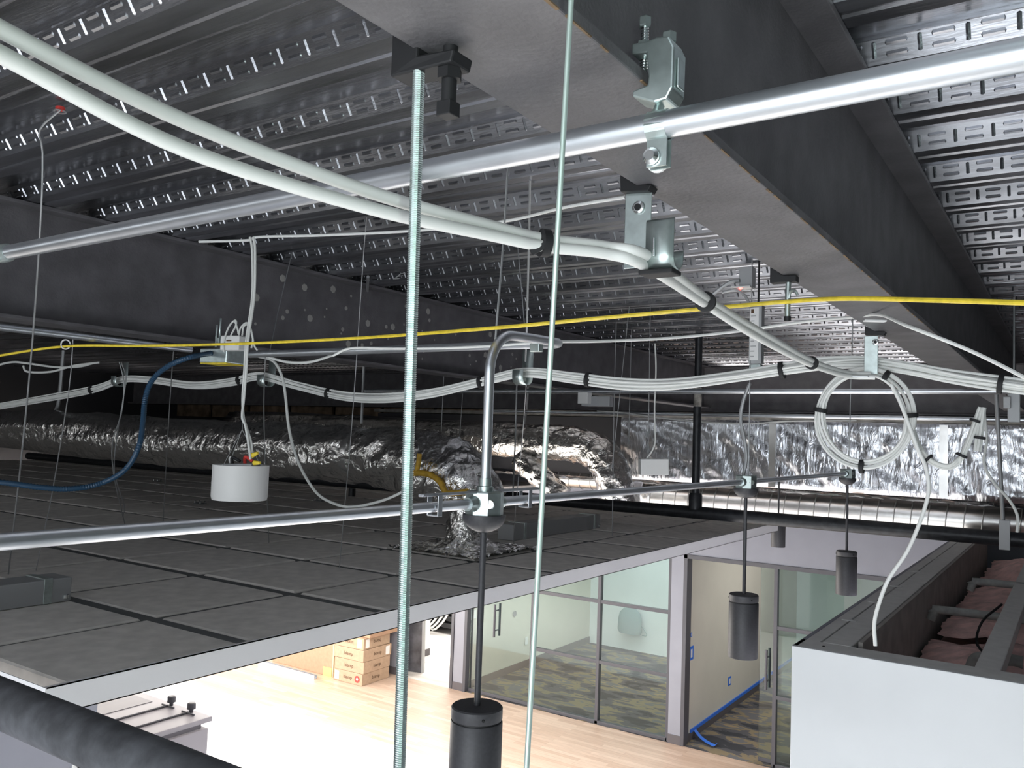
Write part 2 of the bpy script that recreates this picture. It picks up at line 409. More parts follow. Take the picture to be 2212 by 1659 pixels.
# rust along the near flange's right edge
rb = MB()
for k in range(46):
    y = 0.2 + k*0.06 + random.uniform(-0.02, 0.02); L = random.uniform(0.01, 0.05)
    rb.bx(-0.3612-random.uniform(0.001, 0.003), -0.3606, y, y+L, 0.3592, 0.3606)
tag(rb.build('rust_patch', rust, bm1), kind='stuff')
pf = MB()
for k in range(70):
    y = random.uniform(2.6, 5.2); z = random.uniform(0.42, 0.76); r_ = random.choice([0.006, 0.008, 0.012, 0.02])
    pf.lathe((-3.3, y, z), [(r_, 0), (r_*0.8, 0.0012)], 7, ax=(1, 0, 0))
tag(pf.build('paint_fleck', mat('fleck', (0.36, 0.35, 0.33), 0.8), bm2), kind='stuff')
# ------------------------------------------------------------------ floating ceiling seen from above
cl = thing('suspended_ceiling', 'dark-backed suspended tile ceiling seen from above with a white edge', 'suspended ceiling', (FX, 4.1, CBT))
T = 0.612
xs = [FX, -2.585]
while xs[-1] > -13.2: xs.append(xs[-1]-T)
CY0, CY1 = 1.119, 7.154
ys = [CY0]
while ys[-1] + T < CY1 - 0.1: ys.append(ys[-1]+T)
ys.append(CY1)
BOOT = (-2.815, 3.857)
tile_cache = {}
for i in range(len(xs)-1):
    for j in range(len(ys)-1):
        a0, a1 = xs[i+1]+0.020, xs[i]-0.020; b0, b1 = ys[j]+0.028, ys[j+1]-0.028
        if i == 0: a1 = xs[0]-0.004
        if j == 0: b0 += 0.03
        key = (round(a1-a0, 3), round(b1-b0, 3)); cx, cy = (a0+a1)/2, (b0+b1)/2
        if key not in tile_cache:
            hx, hy = (a1-a0)/2, (b1-b0)/2
            m = MB()
            m.bx(-hx, hx, -hy, hy, -0.052, -0.005)
            m.add([(-hx, -hy, -0.005), (hx, -hy, -0.005), (hx, hy, -0.005), (-hx, hy, -0.005),
                   (-hx+0.006, -hy+0.006, 0), (hx-0.006, -hy+0.006, 0), (hx-0.006, hy-0.006, 0), (-hx+0.006, hy-0.006, 0)],
                  [(4,5,6,7), (0,1,5,4), (1,2,6,5), (2,3,7,6), (3,0,4,7)])
            o = m.build('tile', tile_m, None, origin=(0, 0, 0)); tile_cache[key] = o.data
            o.parent = cl
        else:
            o = bpy.data.objects.new('tile', tile_cache[key]); col.objects.link(o); o.parent = cl
        o.location = Vector((cx, cy, CT+random.uniform(-0.002, 0.001))) - Vector(cl['_o'])
for x in xs[1:]:
    MB().bx(x-0.012, x+0.012, CY0, CY1, CBT+0.004, CBT+0.008).bx(x-0.004, x+0.004, CY0, CY1, CBT+0.008, CT-0.016).bx(x-0.019, x+0.019, CY0, CY1, CT-0.026, CT-0.009).build('main_tee', tee_m, cl)
for y in ys[1:-1]:
    MB().bx(xs[-1], FX-0.004, y-0.012, y+0.012, CBT+0.002, CBT+0.004).bx(xs[-1], FX-0.004, y-0.003, y+0.003, CBT+0.004, CT-0.02).bx(xs[-1], FX-0.004, y-0.027, y+0.027, CT-0.030, CT-0.007).build('cross_tee', tee_m, cl)
MB().bx(FX-0.003, FX, CY0, CY1, CBT, CT+0.004).bx(FX-0.02, FX, CY0, CY1, CBT, CBT+0.003).bx(FX-0.014, FX, CY0, CY1, CT+0.001, CT+0.004).build('edge_trim', fascia_m, cl)
MB().bx(xs[-1], FX, CY0-0.003, CY0, CBT, CT+0.004).build('edge_trim', fascia_m, cl)
MB().bx(xs[-1], FX, CY1, CY1+0.003, CBT, CT+0.004).build('edge_trim', fascia_m, cl)
# grey fixture housings standing on the tiles
def housing(label, x0, x1, y0, y1, h):
    t = thing('light_housing', label, 'light housing', ((x0+x1)/2, (y0+y1)/2, CT))
    MB().bx(x0, x1, y0, y1, CT, CT+h).build('body', lightgrey, t, bevel=0.004)
    yy = y1-0.10
    MB().bx(x0-0.002, x1+0.002, yy, yy+0.03, CT, CT+h+0.004).build('bracket', zinc, t, bevel=0.002)
    MB().bx(x0-0.002, x1+0.002, y0+0.12, y0+0.15, CT, CT+h+0.004).build('bracket', zinc, t, bevel=0.002)
    for s_ in (0, 1):
        MB().lathe(((x0 if s_ else x1), y1-0.02, CT+0.012), [(0.012, 0), (0.012, 0.012), (0.006, 0.016)], 10).build('clip', chrome, t, smooth=True)
housing('grey light housing lying on the tiles at the left picture edge', -3.16, -3.03, 0.9+0.35, 1.70, 0.085)
housing('long grey light housing on the tiles right of the foil boot', -3.02, -2.90, 4.40, 5.55, 0.10)
housing('far grey light housing at the back row of tiles', -4.35, -4.22, 5.70, 6.75, 0.10)
for k, (px, py, lb) in enumerate([(432, 1088, 'bright bolts of a fixture clip below the white speaker can'), (340, 1040, 'small bolts catching light on dark tiles left of the speaker can'), (690, 1082, 'tiny bright clip on the tiles right of the speaker can')]):
    c = P(px, py, Z=CT); t = thing('fixture_clip', lb, 'clip', c)
    MB().bx(c.x-0.05, c.x+0.05, c.y-0.03, c.y+0.03, c.z, c.z+0.006).build('plate', tee_m, t)
    for sx in (-1, 1):
        for sy in (-1, 1):
            MB().lathe((c.x+sx*0.035, c.y+sy*0.02, c.z+0.006), [(0.009, 0), (0.009, 0.014), (0.005, 0.018)], 8).build('bolt', chrome, t, smooth=True)

# ------------------------------------------------------------------ right room: white wall with open top
ST = -0.76
wr = struct('wall_front', (1.0, 3.31, FL))
MB().bx(-0.9, 3.2, 3.31, 3.326, FL, ST).build('wallboard', paint_w, wr, bevel=0.002)
MB().bx(-0.9, 3.2, 3.326, 3.455, ST-0.02, ST).build('top_track', track, wr, bevel=0.003)
MB().bx(-0.7, 3.2, 3.440, 3.455, FL, ST-0.02).build('inner_board', brownb, wr)
MB().bx(-0.9, -0.884, 3.326, 9.0, FL, ST).build('side_board', lav, wr)
MB().bx(-0.9, -0.884, 9.0, GY, FL, -0.88).build('side_board', lav, wr)
st = MB().bx(-0.884, -0.83, 3.45, 9.0, ST-0.025, ST).build('side_track', track, wr, bevel=0.003)
MB().bx(-0.822, -0.715, 3.45, 9.0, ST-0.02, ST+0.002).build('side_track', track, wr, bevel=0.003)
MB().bx(-0.70, -0.684, 3.50, 9.0, FL, ST+0.012).build('inner_board', brownb, wr)
MB().bx(-0.709, -0.702, 3.47, 9.0, ST-0.03, ST-0.012).build('shadow_gap', darkpl, wr)
for k, yy in enumerate((3.95, 4.5, 5.1, 5.8, 6.6)):
    MB().bx(-0.86, -0.80, yy, yy+0.03, ST, ST+0.004).build('tab', track, wr)
MB().lathe((-0.80, 3.38, ST), [(0.006, 0), (0.004, 0.003)], 10).build('screw', bronze, wr)

# pink insulation: lumpy batts
def batt(name, label, x0, x1, y0, y1, z, amp, seed):
    rnd = random.Random(seed); nx, ny = 44, 60; m = MB(); vs = []
    ph = [(rnd.uniform(3, 16), rnd.uniform(3, 16), rnd.uniform(0, 6.28), rnd.uniform(0.3, 1)) for _ in range(14)]
    for j in range(ny+1):
        for i in range(nx+1):
            x = x0+(x1-x0)*i/nx; y = y0+(y1-y0)*j/ny
            h = sum(a*math.sin(fx*x+fy*y*0.6+p) for fx, fy, p, a in ph)/5.0
            e = min(i, nx-i, j, ny-j)/5.0; e = min(1, e)
            vs.append((x+rnd.uniform(-.008, .008), y+rnd.uniform(-.008, .008), z + amp*h*e + 0.03*abs(math.sin(7*x+5*y)) + rnd.uniform(-.006, .006) - 0.05*(1-e)))
    fs = [(j*(nx+1)+i, j*(nx+1)+i+1, (j+1)*(nx+1)+i+1, (j+1)*(nx+1)+i) for j in range(ny) for i in range(nx)]
    m.add(vs, fs)
    m.bx(x0, x1, y0, y1, z-0.20, z-0.10)
    return tag(m.build(name, pink, smooth=True), label, 'insulation')
batt('insulation_batt', 'pink fibreglass batt nearest the white wall top', -0.66, 1.4, 3.5, 5.2, -1.00, 0.05, 3)
batt('insulation_batt', 'pink fibreglass batt in the middle of the open room top', -0.64, 1.4, 5.22, 7.2, -0.97, 0.06, 5)
batt('insulation_batt', 'pink fibreglass batt below the black sprinkler pipe end', -0.62, 1.4, 7.22, 8.9, -0.95, 0.06, 8)
t = thing('steel_stud', 'bare steel stud running back across the pink insulation', 'stud', (-0.27, 5.5, -0.9))
MB().bx(-0.31, -0.23, 3.46, 8.6, -0.79, -0.784).bx(-0.312, -0.308, 3.46, 8.6, -0.84, -0.786).bx(-0.232, -0.228, 3.46, 8.6, -0.84, -0.786).build('channel', track, t)
for lb, y, z, x0, x1, r_ in (('grey pipe bending over the insulation, nearer of two', 5.15, -0.86, -0.66, 1.2, 0.022), ('grey pipe across the insulation, farther of two', 6.0, -0.80, -0.55, 1.2, 0.022),
                       ('short grey stub pipe lying on the near insulation', 4.45, -0.93, -0.40, -0.2, 0.03)):
    o = MB().tube([(x0, y, z-0.06), (x0+0.02, y, z-0.015), (x0+0.08, y, z), ((x0+x1)/2, y, z+0.004), (x1, y, z)], r_, 12).build('grey_pipe', greyw, smooth=True)
    tag(o, lb, 'pipe')
tag(MB().tube([(-0.33, 5.2, -0.80), (-0.40, 4.95, -0.86), (-0.40, 4.7, -0.93), (-0.30, 4.5, -0.95)], 0.006, 8).build('black_cable', strapm, smooth=True), 'thin black cable curling down onto pink insulation', 'cable')
# ------------------------------------------------------------------ back wall line with glass partitions
HZ = FL + 2.34
wb = struct('wall_back', (-3, GY, FL))
def wb_box(name, x0, x1, z0, z1, m=lav, y0=GY, y1=GY+0.13, **k): return MB().bx(x0, x1, y0, y1, z0, z1).build(name, m, wb, **k)
wb_box('header', -14, 7, HZ, -0.36)
wb_box('wall_panel', -14, -8.66, FL, HZ); wb_box('post', -7.63, -7.44, FL, HZ); wb_box('post', -4.245, -4.08, FL, HZ)
wb_box('wall_panel', -0.9, 7, FL, HZ)
for x0, x1 in ((-14, -8.66), (-7.63, -7.44), (-4.245, -4.08)):
    MB().bx(x0, x1, GY-0.01, GY, FL, FL+0.11).build('rubber_base', base_m, wb)
# jambs
for x in (-7.66, -7.42, -4.055):
    MB().bx(x-0.025, x+0.025, GY-0.015, GY+0.145, FL, HZ).build('jamb', frame_m, wb, bevel=0.003)
MB().bx(-4.08, -0.9, GY-0.015, GY+0.145, HZ-0.05, HZ).build('head_rail', frame_m, wb, bevel=0.003)
MB().bx(-7.42, -4.25, GY-0.015, GY+0.145, HZ-0.05, HZ).build('head_rail', frame_m, wb, bevel=0.003)

def partition(name, label, x0, x1, mull, rails, y=GY+0.06):
    t = struct(name, ((x0+x1)/2, y, FL))
    tag(t, label)
    edges = sorted([x0]+mull+[x1]); zz = [FL+0.04]+rails+[HZ-0.05]
    for a, b in zip(edges[:-1], edges[1:]):
        for c, d in zip(zz[:-1], zz[1:]):
            MB().bx(a, b, y-0.005, y+0.005, c, d).build('pane', glass, t)
    for x in edges: MB().bx(x-0.022, x+0.022, y-0.035, y+0.035, FL, HZ-0.05).build('mullion', frame_m, t, bevel=0.003)
    for z in rails: MB().bx(x0, x1, y-0.03, y+0.03, z-0.022, z+0.022).build('rail', frame_m, t, bevel=0.003)
    MB().bx(x0, x1, y-0.035, y+0.035, FL, FL+0.04).build('sill', frame_m, t, bevel=0.003)
    return t
partition('window_1', 'gridded glass partition with charcoal mullions', -6.31, -4.27, [-5.27], [FL+0.80, FL+1.585])
partition('window_2', 'gridded glass partition right of the open glass door', -2.945, -0.92, [-1.75], [FL+0.80, FL+1.60])
def glass_door(name, label, x0, x1, y, hx):
    t = struct(name, ((x0+x1)/2, y, FL)); tag(t, label)
    MB().bx(x0, x1, y-0.005, y+0.005, FL+0.01, HZ-0.06).build('pane', glass, t)
    MB().bx(x0, x1, y-0.012, y+0.012, FL+0.005, FL+0.05).build('bottom_rail', frame_m, t, bevel=0.002)
    h = MB()
    for s_ in (-1, 1):
        yy = y+s_*0.065
        h.tube([(hx, yy, FL+0.86), (hx, yy, FL+1.32)], 0.017, 12, smooth=0)
    hh = h.build('pull_handle', frame_m, t, smooth=True)
    sub(MB().cyl((hx, y-0.065, FL+0.95), (hx, y+0.065, FL+0.95), 0.010).cyl((hx, y-0.065, FL+1.23), (hx, y+0.065, FL+1.23), 0.010), 'standoff', frame_m, hh, smooth=True)
    return t
glass_door('door_1', 'closed frameless glass door with black ladder pull', -7.38, -6.34, GY+0.06, -6.92)
glass_door('door_2', 'sliding glass door panel pushed behind the partition', -3.15, -2.2, GY+0.13, -3.055)

# rooms behind
wi = struct('wall_inner', (-5, 12, FL))
def wib(name, b, m): return MB().bx(*b).build(name, m, wi)
wib('meeting_room_back', (-7.5, -4.1, 13.95, 14.05, FL, -0.4), paint_w)
wib('meeting_room_left', (-7.55, -7.45, GY+0.14, 13.95, FL, -0.4), cream)
wib('meeting_room_right', (-4.24, -4.06, GY+0.14, 15.9, FL, -0.4), cream)
wib('corner_office_back', (-4.06, 0.5, 15.2, 15.3, FL, -0.4), paint_w)
wib('equipment_room_left', (-10.8, -10.7, GY+0.14, 15.9, FL, -0.4), paint_w)
wib('equipment_room_stub', (-9.2, -9.08, 10.9, 11.32, FL, -0.4), paint_w)
MB().bx(-9.21, -9.07, 10.89, 11.33, FL, FL+0.11).build('rubber_base', base_m, wi)
MB().bx(-7.45, -7.438, GY+0.14, 13.95, FL, FL+0.11).build('rubber_base', base_m, wi)
MB().bx(-4.06, -4.048, GY+0.14, 15.2, FL, FL+0.09).build('rubber_base', base_m, wi)
MB().bx(-4.062, -4.046, 10.35, 15.2, FL+0.085, FL+0.125).build('masking_tape', bluetape, wi)
MB().bx(-14, 7, GY+0.13, 16, -0.93, -0.90).build('room_ceiling', fascia_m, wi)
# taped switch plates on the cream wall
for px, py, hw, hh, lb in ((1493, 1411, 0.035, 0.085, 'switch plate ringed with blue tape near the door jamb'), (1576, 1471, 0.03, 0.06, 'low outlet ringed with blue tape behind the near pendant'), (1493, 1371, 0.012, 0.025, 'small sensor plate above the taped switch')):
    c = P(px, py, X=-4.06); t = thing('wall_plate', lb, 'wall plate', (c.x, c.y, c.z-hh))
    MB().bx(c.x, c.x+0.004, c.y-hw*2, c.y+hw*2, c.z-hh, c.z+hh).build('tape', bluetape, t)
    MB().bx(c.x+0.004, c.x+0.008, c.y-hw*0.7, c.y+hw*0.7, c.z-hh*0.6, c.z+hh*0.6).build('plate', papm, t, bevel=0.001)
a = P(1500, 1592, Z=FL); b = P(1530, 1608, Z=FL); c = P(1545, 1615, Z=FL)
m = MB(); pts = [a+V(0, 0, .09), (a+b)/2+V(0, 0, .035), b+V(0, 0, .02), c+V(0, -.02, .03), c+V(-.02, .1, .015)]
pp = spline(pts, 5)
vs = []; 
for q in pp: vs += [q+V(0.0, 0.035, 0.004), q+V(0.0, -0.035, 0.0)]
m.add(vs, [(2*i, 2*i+1, 2*i+3, 2*i+2) for i in range(len(pp)-1)])
o = m.build('masking_tape_strip', bluetape); tag(o, 'loose blue masking tape curling onto the patterned carpet', 'tape')
so = o.modifiers.new('s', 'SOLIDIFY'); so.thickness = 0.001
for px, py, X, lb in ((1112, 1326, -7.45, 'small round grey plate on the cream wall behind the pull handle'),):
    c = P(px, py, X=-7.438); tag(MB().lathe((c.x, c.y, c.z), [(0.05, 0), (0.045, 0.006)], 20, ax=(1, 0, 0)).build('round_plate', cab_d, smooth=True), lb, 'wall plate')
for px, py, lb in ((1137, 1384, 'white outlet plate on the cream wall left of the gridded glass'), (1025, 1327, 'white switch plate beside the closed glass door')):
    c = P(px, py, X=-7.438); tag(MB().bx(c.x, c.x+0.006, c.y-0.04, c.y+0.04, c.z-0.06, c.z+0.06).build('outlet_plate', papm, bevel=0.002), lb, 'wall plate')
# solid bag shape on the back wall, standing in for a glass reflection
c = P(1365, 1340, Y=13.9)
t = thing('bag_reflection', 'pale grey-green bag-shaped reflection in the gridded glass, built as a solid', 'bag_reflection', (c.x, c.y-0.05, c.z-0.22))
m = MB(); prof = [(0.02, 0), (0.20, 0.0), (0.235, 0.06), (0.225, 0.25), (0.20, 0.36), (0.12, 0.44), (0.02, 0.455)]
m.lathe((c.x, c.y-0.08, c.z-0.22), prof, 28)
for v in m.v: v.y = c.y-0.08 + (v.y-(c.y-0.08))*0.33
m.build('bag', bagm, t, smooth=True)
MB().tube([(c.x-0.05, c.y-0.07, c.z+0.20), (c.x-0.04, c.y-0.07, c.z+0.27), (c.x+0.04, c.y-0.07, c.z+0.27), (c.x+0.05, c.y-0.07, c.z+0.20)], 0.009, 8).build('loop', bagm, t, smooth=True)
MB().tube([(c.x+0.21, c.y-0.07, c.z-0.05), (c.x+0.29, c.y-0.08, c.z-0.12), (c.x+0.33, c.y-0.08, c.z-0.2), (c.x+0.24, c.y-0.08, c.z-0.21)], 0.008, 8).build('strap', bagm, t, smooth=True)
# dark panel leaning at the equipment room opening
a = P(880, 1446, Z=FL); 
t = thing('leaning_panel', 'dark wrapped door panel leaning in the bright doorway', 'panel', (a.x, a.y, FL))
MB().prism([(-8.85, 10.30, FL), (-8.50, 10.42, FL), (-8.62, 10.50, FL+2.1), (-8.97, 10.38, FL+2.1)], (-0.02, 0.06, 0.0)).build('slab', mat('wrapped_dark', (0.07, 0.07, 0.08), 0.25, 0, 0.5, 5, 0.5, 9), t)
MB().prism([(-8.50, 10.42, FL), (-8.47, 10.43, FL), (-8.59, 10.51, FL+2.1), (-8.62, 10.50, FL+2.1)], (-0.02, 0.06, 0.0)).build('edge', lightgrey, t)
# equipment rack with cables
t = thing('equipment_rack', 'black slotted equipment rack seen through the bright doorway', 'rack', (-9.75, 12.9, FL))
for k in range(16):
    MB().bx(-10.15, -9.3, 12.65, 13.2, FL+0.12+k*0.13, FL+0.12+k*0.13+0.085).build('rack_unit', rackm, t, bevel=0.004)
for x in (-10.19, -9.3): MB().bx(x, x+0.04, 12.6, 13.2, FL, FL+2.2).build('upright', rackm, t)
for k in range(7):
    x = -10.30-0.035*k
    yk = 12.55-0.035*k
    tag(MB().tube([(x, yk, -1.0), (x+0.03, yk-0.05, FL+1.5), (x+0.10, yk-0.1, FL+0.7), (x+0.30, yk-0.08, FL+0.12+0.03*k), (x+0.50, yk-0.03, FL+0.20+0.05*k), (x+0.70+0.03*k, yk, FL+0.5+0.12*k)], 0.020, 7).build('rack_cable', jacket, smooth=True),
        'white cable looping down in front of the black rack', 'cable', 'white cables at the equipment rack')

# ------------------------------------------------------------------ cartons
def carton(label, x, y, z, sx, sy, sz, rot, flip=False, deco=None, m=cardb):
    ca, sa = math.cos(rot), math.sin(rot); ax = V(ca, sa, 0); ay = V(-sa, ca, 0)
    t = thing('carton', label, 'carton', (x, y, z), group='cartons stacked by the wall')
    cc = V(x, y, z+sz/2)
    MB().obox(cc, (sx, sy, sz-0.004), ax).build('box', m, t, bevel=0.004)
    MB().obox(V(x, y, z+sz-0.001), (sx*0.98, 0.05, 0.003), ax).build('tape', tapem, t)
    if deco is not None:
        f = cc - ay*(sy/2+0.002); g = cc + ax*(sx/2+0.002); u = V(0, 0, -1 if flip else 1); s_ = -1 if flip else 1
        text_mesh('lettering', 'biamp', sz*0.42, f, ax*s_, u, inkm, t)
        text_mesh('lettering', 'biamp', sz*0.42, g, ay*s_, u, inkm, t)
        for face, du, kind in deco:
            o_ = f if face == 'f' else g; d = ax if face == 'f' else ay; L = sx if face == 'f' else sy; nn = -ay if face == 'f' else ax
            c_ = o_ + d*(du*L)
            if kind == 'label': MB().obox(c_, (0.085, 0.002, sz*0.72), d).build('label_sheet', papm, t)
            else:
                MB().lathe(c_, [(0.05, 0), (0.05, 0.002)], 20, ax=nn).build('red_mark', redm, t)
                MB().lathe(c_ + nn*0.002, [(0.022, 0), (0.022, 0.001)], 5, ax=nn).build('white_flame', papm, t)
cs = P(780, 1483, Z=FL); rot = math.radians(1.5)
bxw, bxd, bxh = 0.57, 0.60, 0.171
cx, cy = cs.x-bxw/2, cs.y+bxd/2
carton('bottom carton of the stack with white label left and red mark', cx, cy, FL, bxw, bxd, bxh, rot, deco=[('f', -0.38, 'label'), ('f', 0.33, 'mark')])
carton('second carton from the floor, plain lettering only', cx+0.01, cy, FL+bxh, bxw, bxd, bxh, rot+0.02, deco=[])
carton('third carton from the floor with white label on its right side', cx, cy+0.01, FL+2*bxh, bxw+0.02, bxd+0.02, bxh, rot-0.01, deco=[('g', 0.36, 'label')])
carton('fourth carton, upside-down lettering and two white labels at the corner', cx-0.01, cy, FL+3*bxh, bxw, bxd, bxh, rot+0.02, flip=True, deco=[('f', 0.36, 'label'), ('f', -0.38, 'mark'), ('g', -0.36, 'label')])
carton('reddish top carton overhanging the stack under the ceiling edge', cx+0.05, cy+0.09, FL+4*bxh, bxw+0.02, bxd+0.05, 0.22, rot, m=cardb2)
t = thing('carton', 'large plain carton with a yellow note left of the stack', 'carton', (-10.05, 9.75, FL), group='cartons stacked by the wall')
MB().bx(-10.70, -9.36, 9.36, 10.02, FL, FL+0.95).build('box', cardb2, t, bevel=0.006)
MB().bx(-10.70, -9.36, 9.357, 9.36, FL+0.52, FL+0.60).build('tape', tapem, t)
MB().bx(-9.362, -9.34, 9.355, 9.50, FL, FL+0.95).build('corner_strip', tapem, t)
MB().bx(-9.55, -9.37, 9.352, 9.356, FL+0.0, FL+0.13).build('note', limem, t)
MB().bx(-10.1, -9.72, 9.352, 9.357, FL+0.48, FL+0.75).build('label_sheet', papm, t)
MB().bx(-10.42, -10.34, 9.352, 9.357, FL+0.38, FL+0.58).build('label_sheet', papm, t)
MB().bx(-10.68, -10.58, 9.352, 9.357, FL+0.14, FL+0.2).build('handle_hole', inkm, t)
t = thing('metal_channel', 'silver metal channel lying on the floor before the cartons', 'channel', (-10.0, 9.2, FL))
MB().prism([(-10.72, 9.10, FL), (-10.72, 9.16, FL), (-10.72, 9.16, FL+0.06), (-10.72, 9.15, FL+0.06), (-10.72, 9.15, FL+0.012), (-10.72, 9.11, FL+0.012), (-10.72, 9.11, FL+0.06), (-10.72, 9.10, FL+0.06)], (1.25, 0, 0)).build('rail', emt, t)

# ------------------------------------------------------------------ grey cabinet and low wall, lower left
t = thing('tall_cabinet', 'grey tall cabinet with inset top panel below the ceiling corner', 'cabinet', (-5.2, 2.6, FL))
CZT = -1.75
MB().bx(-6.2, -4.30, 1.9, 3.30, FL+0.02, CZT-0.055).build('body', cab_m, t, bevel=0.004)
MB().bx(-6.2, -4.33, 1.9, 3.27, CZT-0.055, CZT-0.03).build('shadow_gap', cab_d, t)
MB().bx(-6.24, -4.32, 1.86, 3.34, CZT-0.03, CZT).build('top', cab_m, t, bevel=0.004)
MB().bx(-6.0, -4.82, 2.2, 3.27, CZT, CZT+0.004).build('inset_panel', cab_d, t, bevel=0.002)
MB().bx(-4.302, -4.292, 2.0, 3.12, CZT-1.2, CZT-0.22).build('side_panel', cab_d, t, bevel=0.003)
for px, py in ((370, 1524), (413, 1539)):
    c = P(px, py, Z=CZT)
    k_ = MB().lathe((c.x, c.y, CZT), [(0.012, 0), (0.012, 0.02), (0.026, 0.022), (0.026, 0.055), (0.02, 0.06)], 16).build('knob', frame_m, t, smooth=True)
    sub(MB().cyl((c.x, c.y-0.02, CZT+0.006), (c.x, c.y-0.75, CZT+0.006), 0.006, 8), 'push_rod', frame_m, k_)
    sub(MB().cyl((c.x-0.05, c.y-0.03, CZT+0.006), (c.x+0.07, c.y-0.03, CZT+0.006), 0.005, 8), 'cross_pin', frame_m, k_)
lw = struct('wall_low', (-3.5, 1.3, FL))
MB().bx(-3.60, -3.48, -0.5, 2.1, FL, -1.2).build('wallboard', lav, lw, bevel=0.003)
c = P(175, 1648, X=-3.48)
t = thing('outlet_box', 'small white outlet plate on the lavender low wall', 'wall plate', c)
MB().bx(c.x, c.x+0.006, c.y-0.04, c.y+0.04, c.z-0.06, c.z+0.06).build('plate', papm, t, bevel=0.002)
MB().bx(c.x+0.006, c.x+0.010, c.y-0.018, c.y+0.018, c.z-0.03, c.z+0.03).build('socket', bronze, t)
# ------------------------------------------------------------------ sprinkler pipes
def pipe(name, label, cat, a, b, r, m, couplings=(), n=20, cm=None):
    a = Vector(a); b = Vector(b); t = thing(name, label, cat, (a+b)/2 - V(0, 0, r))
    MB().cyl(a, b, r, n).build('pipe', m, t, smooth=True)
    for f in couplings:
        c = a.lerp(b, f); d = (b-a).normalized()
        MB().lathe(c - d*0.03, [(r, 0), (r*1.22, 0.006), (r*1.22, 0.054), (r, 0.06)], n, ax=d).build('coupling', cm or m, t, smooth=True)
    return t
pipe('sprinkler_pipe', 'thick dusty black pipe crossing the lower left corner', 'pipe', (-4.6, 0.80, -0.522), (1.5, 0.80, -0.522), 0.041, mat('dusty_black_pipe', (0.085, 0.088, 0.098), 0.65, 0.0, 0.35, 22, 0.1, 60))
t = pipe('sprinkler_pipe', 'long black sprinkler pipe running in front of the silver spiral duct', 'pipe', (-12, 6.0, -0.525), (1.5, 6.0, -0.525), 0.046, iron)
MB().cyl((-2.35, 6.0, -0.48), (-2.35, 6.0, 0.26), 0.030, 16).build('riser', iron, t, smooth=True)
MB().cyl((-2.35, 6.0, 0.26), (-2.35, 6.0, 0.40), 0.030, 16).build('riser_sleeve', mat('dusty_sleeve', (0.33, 0.31, 0.28), 0.8, 0, 0.4, 30), t, smooth=True)
MB().cyl((-2.35, 6.0, 0.40), (-2.35, 6.0, 0.80), 0.028, 16).build('riser_top', iron, t, smooth=True)
MB().lathe((-2.35, 6.0, -0.50), [(0.05, 0), (0.05, 0.10), (0.04, 0.12)], 16).build('tee_fitting', iron, t, smooth=True)
for lb, x in (('black vertical pipe drop left of the yellow-smeared foil elbow', -4.90), ('black vertical pipe drop beneath the left foil duct', -5.85)):
    pipe('pipe_drop', lb, 'pipe', (x, 6.0, -0.575), (x, 6.0, CT+0.005), 0.034, iron, n=14)

# ------------------------------------------------------------------ big conduit with its clamps
bc = thing('conduit', 'thick bright galvanized conduit clamped under the near steel beam', 'conduit', (-0.7, 0.76, 0.29))
ca_, cb_ = V(-1.69, 0.775, 0.31), V(0.35, 0.742, 0.31)
MB().cyl(ca_, cb_, 0.0136, 24).build('tube', emt, bc, smooth=True)
MB().lathe(ca_+V(-0.02, 0, 0), [(0.0145, 0), (0.0175, 0.003), (0.0175, 0.03), (0.0145, 0.04)], 20, ax=(1, 0, 0)).lathe(ca_+V(0.0, -0.012, -0.018), [(0.005, 0), (0.005, 0.008)], 6).build('coupling', zinc, bc, smooth=True)
MB().cyl(ca_+V(-0.9, 0.01, 0), ca_+V(-0.015, 0, 0), 0.0136, 20).build('tube', emt, bc, smooth=True)

t = thing('beam_clamp', 'zinc beam clamp gripping the right flange edge above the thick conduit', 'clamp', (-0.35, 0.765, 0.335))
cy = 0.765
body = MB()
cy = 0.766
body.prism([(-0.3704, 0.75, 0.3440), (-0.3460, 0.75, 0.3335), (-0.3330, 0.75, 0.3345), (-0.3270, 0.75, 0.345), (-0.3265, 0.75, 0.386), (-0.3320, 0.75, 0.398), (-0.345, 0.75, 0.400), (-0.3560, 0.75, 0.3985), (-0.3725, 0.75, 0.3995), (-0.3725, 0.75, 0.3880), (-0.3563, 0.75, 0.3860), (-0.3531, 0.75, 0.3612), (-0.3540, 0.75, 0.3530), (-0.3704, 0.75, 0.3500)], (0, 0.032, 0))
b_ = body.build('body', zinc, t, bevel=0.002)
sub(MB().bx(-0.3265, -0.3240, cy-0.008, cy+0.008, 0.348, 0.378), 'rib', zinc, b_, bevel=0.002)
sc_ = MB().cyl((-0.3655, cy, 0.374), (-0.3655, cy, 0.425), 0.0036, 12)
for k in range(16): sc_.lathe((-0.3655, cy, 0.377+k*0.0028), [(0.0036, 0), (0.0045, 0.0008), (0.0036, 0.0016)], 10)
s_ = sc_.build('set_screw', chrome, t, smooth=True)
sub(MB().lathe((-0.3655, cy, 0.421), [(0.006, 0), (0.0065, 0.002), (0.0065, 0.010), (0.004, 0.012)], 6), 'screw_head', zinc, s_)
sub(MB().lathe((-0.3655, cy, 0.3995), [(0.0075, 0), (0.0075, 0.006)], 6), 'lock_nut', zinc, s_)
MB().lathe((-0.3385, cy, 0.399), [(0.0075, 0), (0.0075, 0.009), (0.005, 0.011)], 6).build('hex_head', zinc, t)
t = thing('pipe_strap', 'zinc strap with bolt hugging the thick conduit under the beam clamp', 'strap', (-0.345, 0.757, 0.27))
pr = 0.0155; cz_ = 0.31; cyy = 0.755; xa, xb = -0.352, -0.331
prof = []
for k in range(13):
    a_ = math.radians(-60 + k*300/12 - 0); a_ = math.radians(300-25*k + 0)
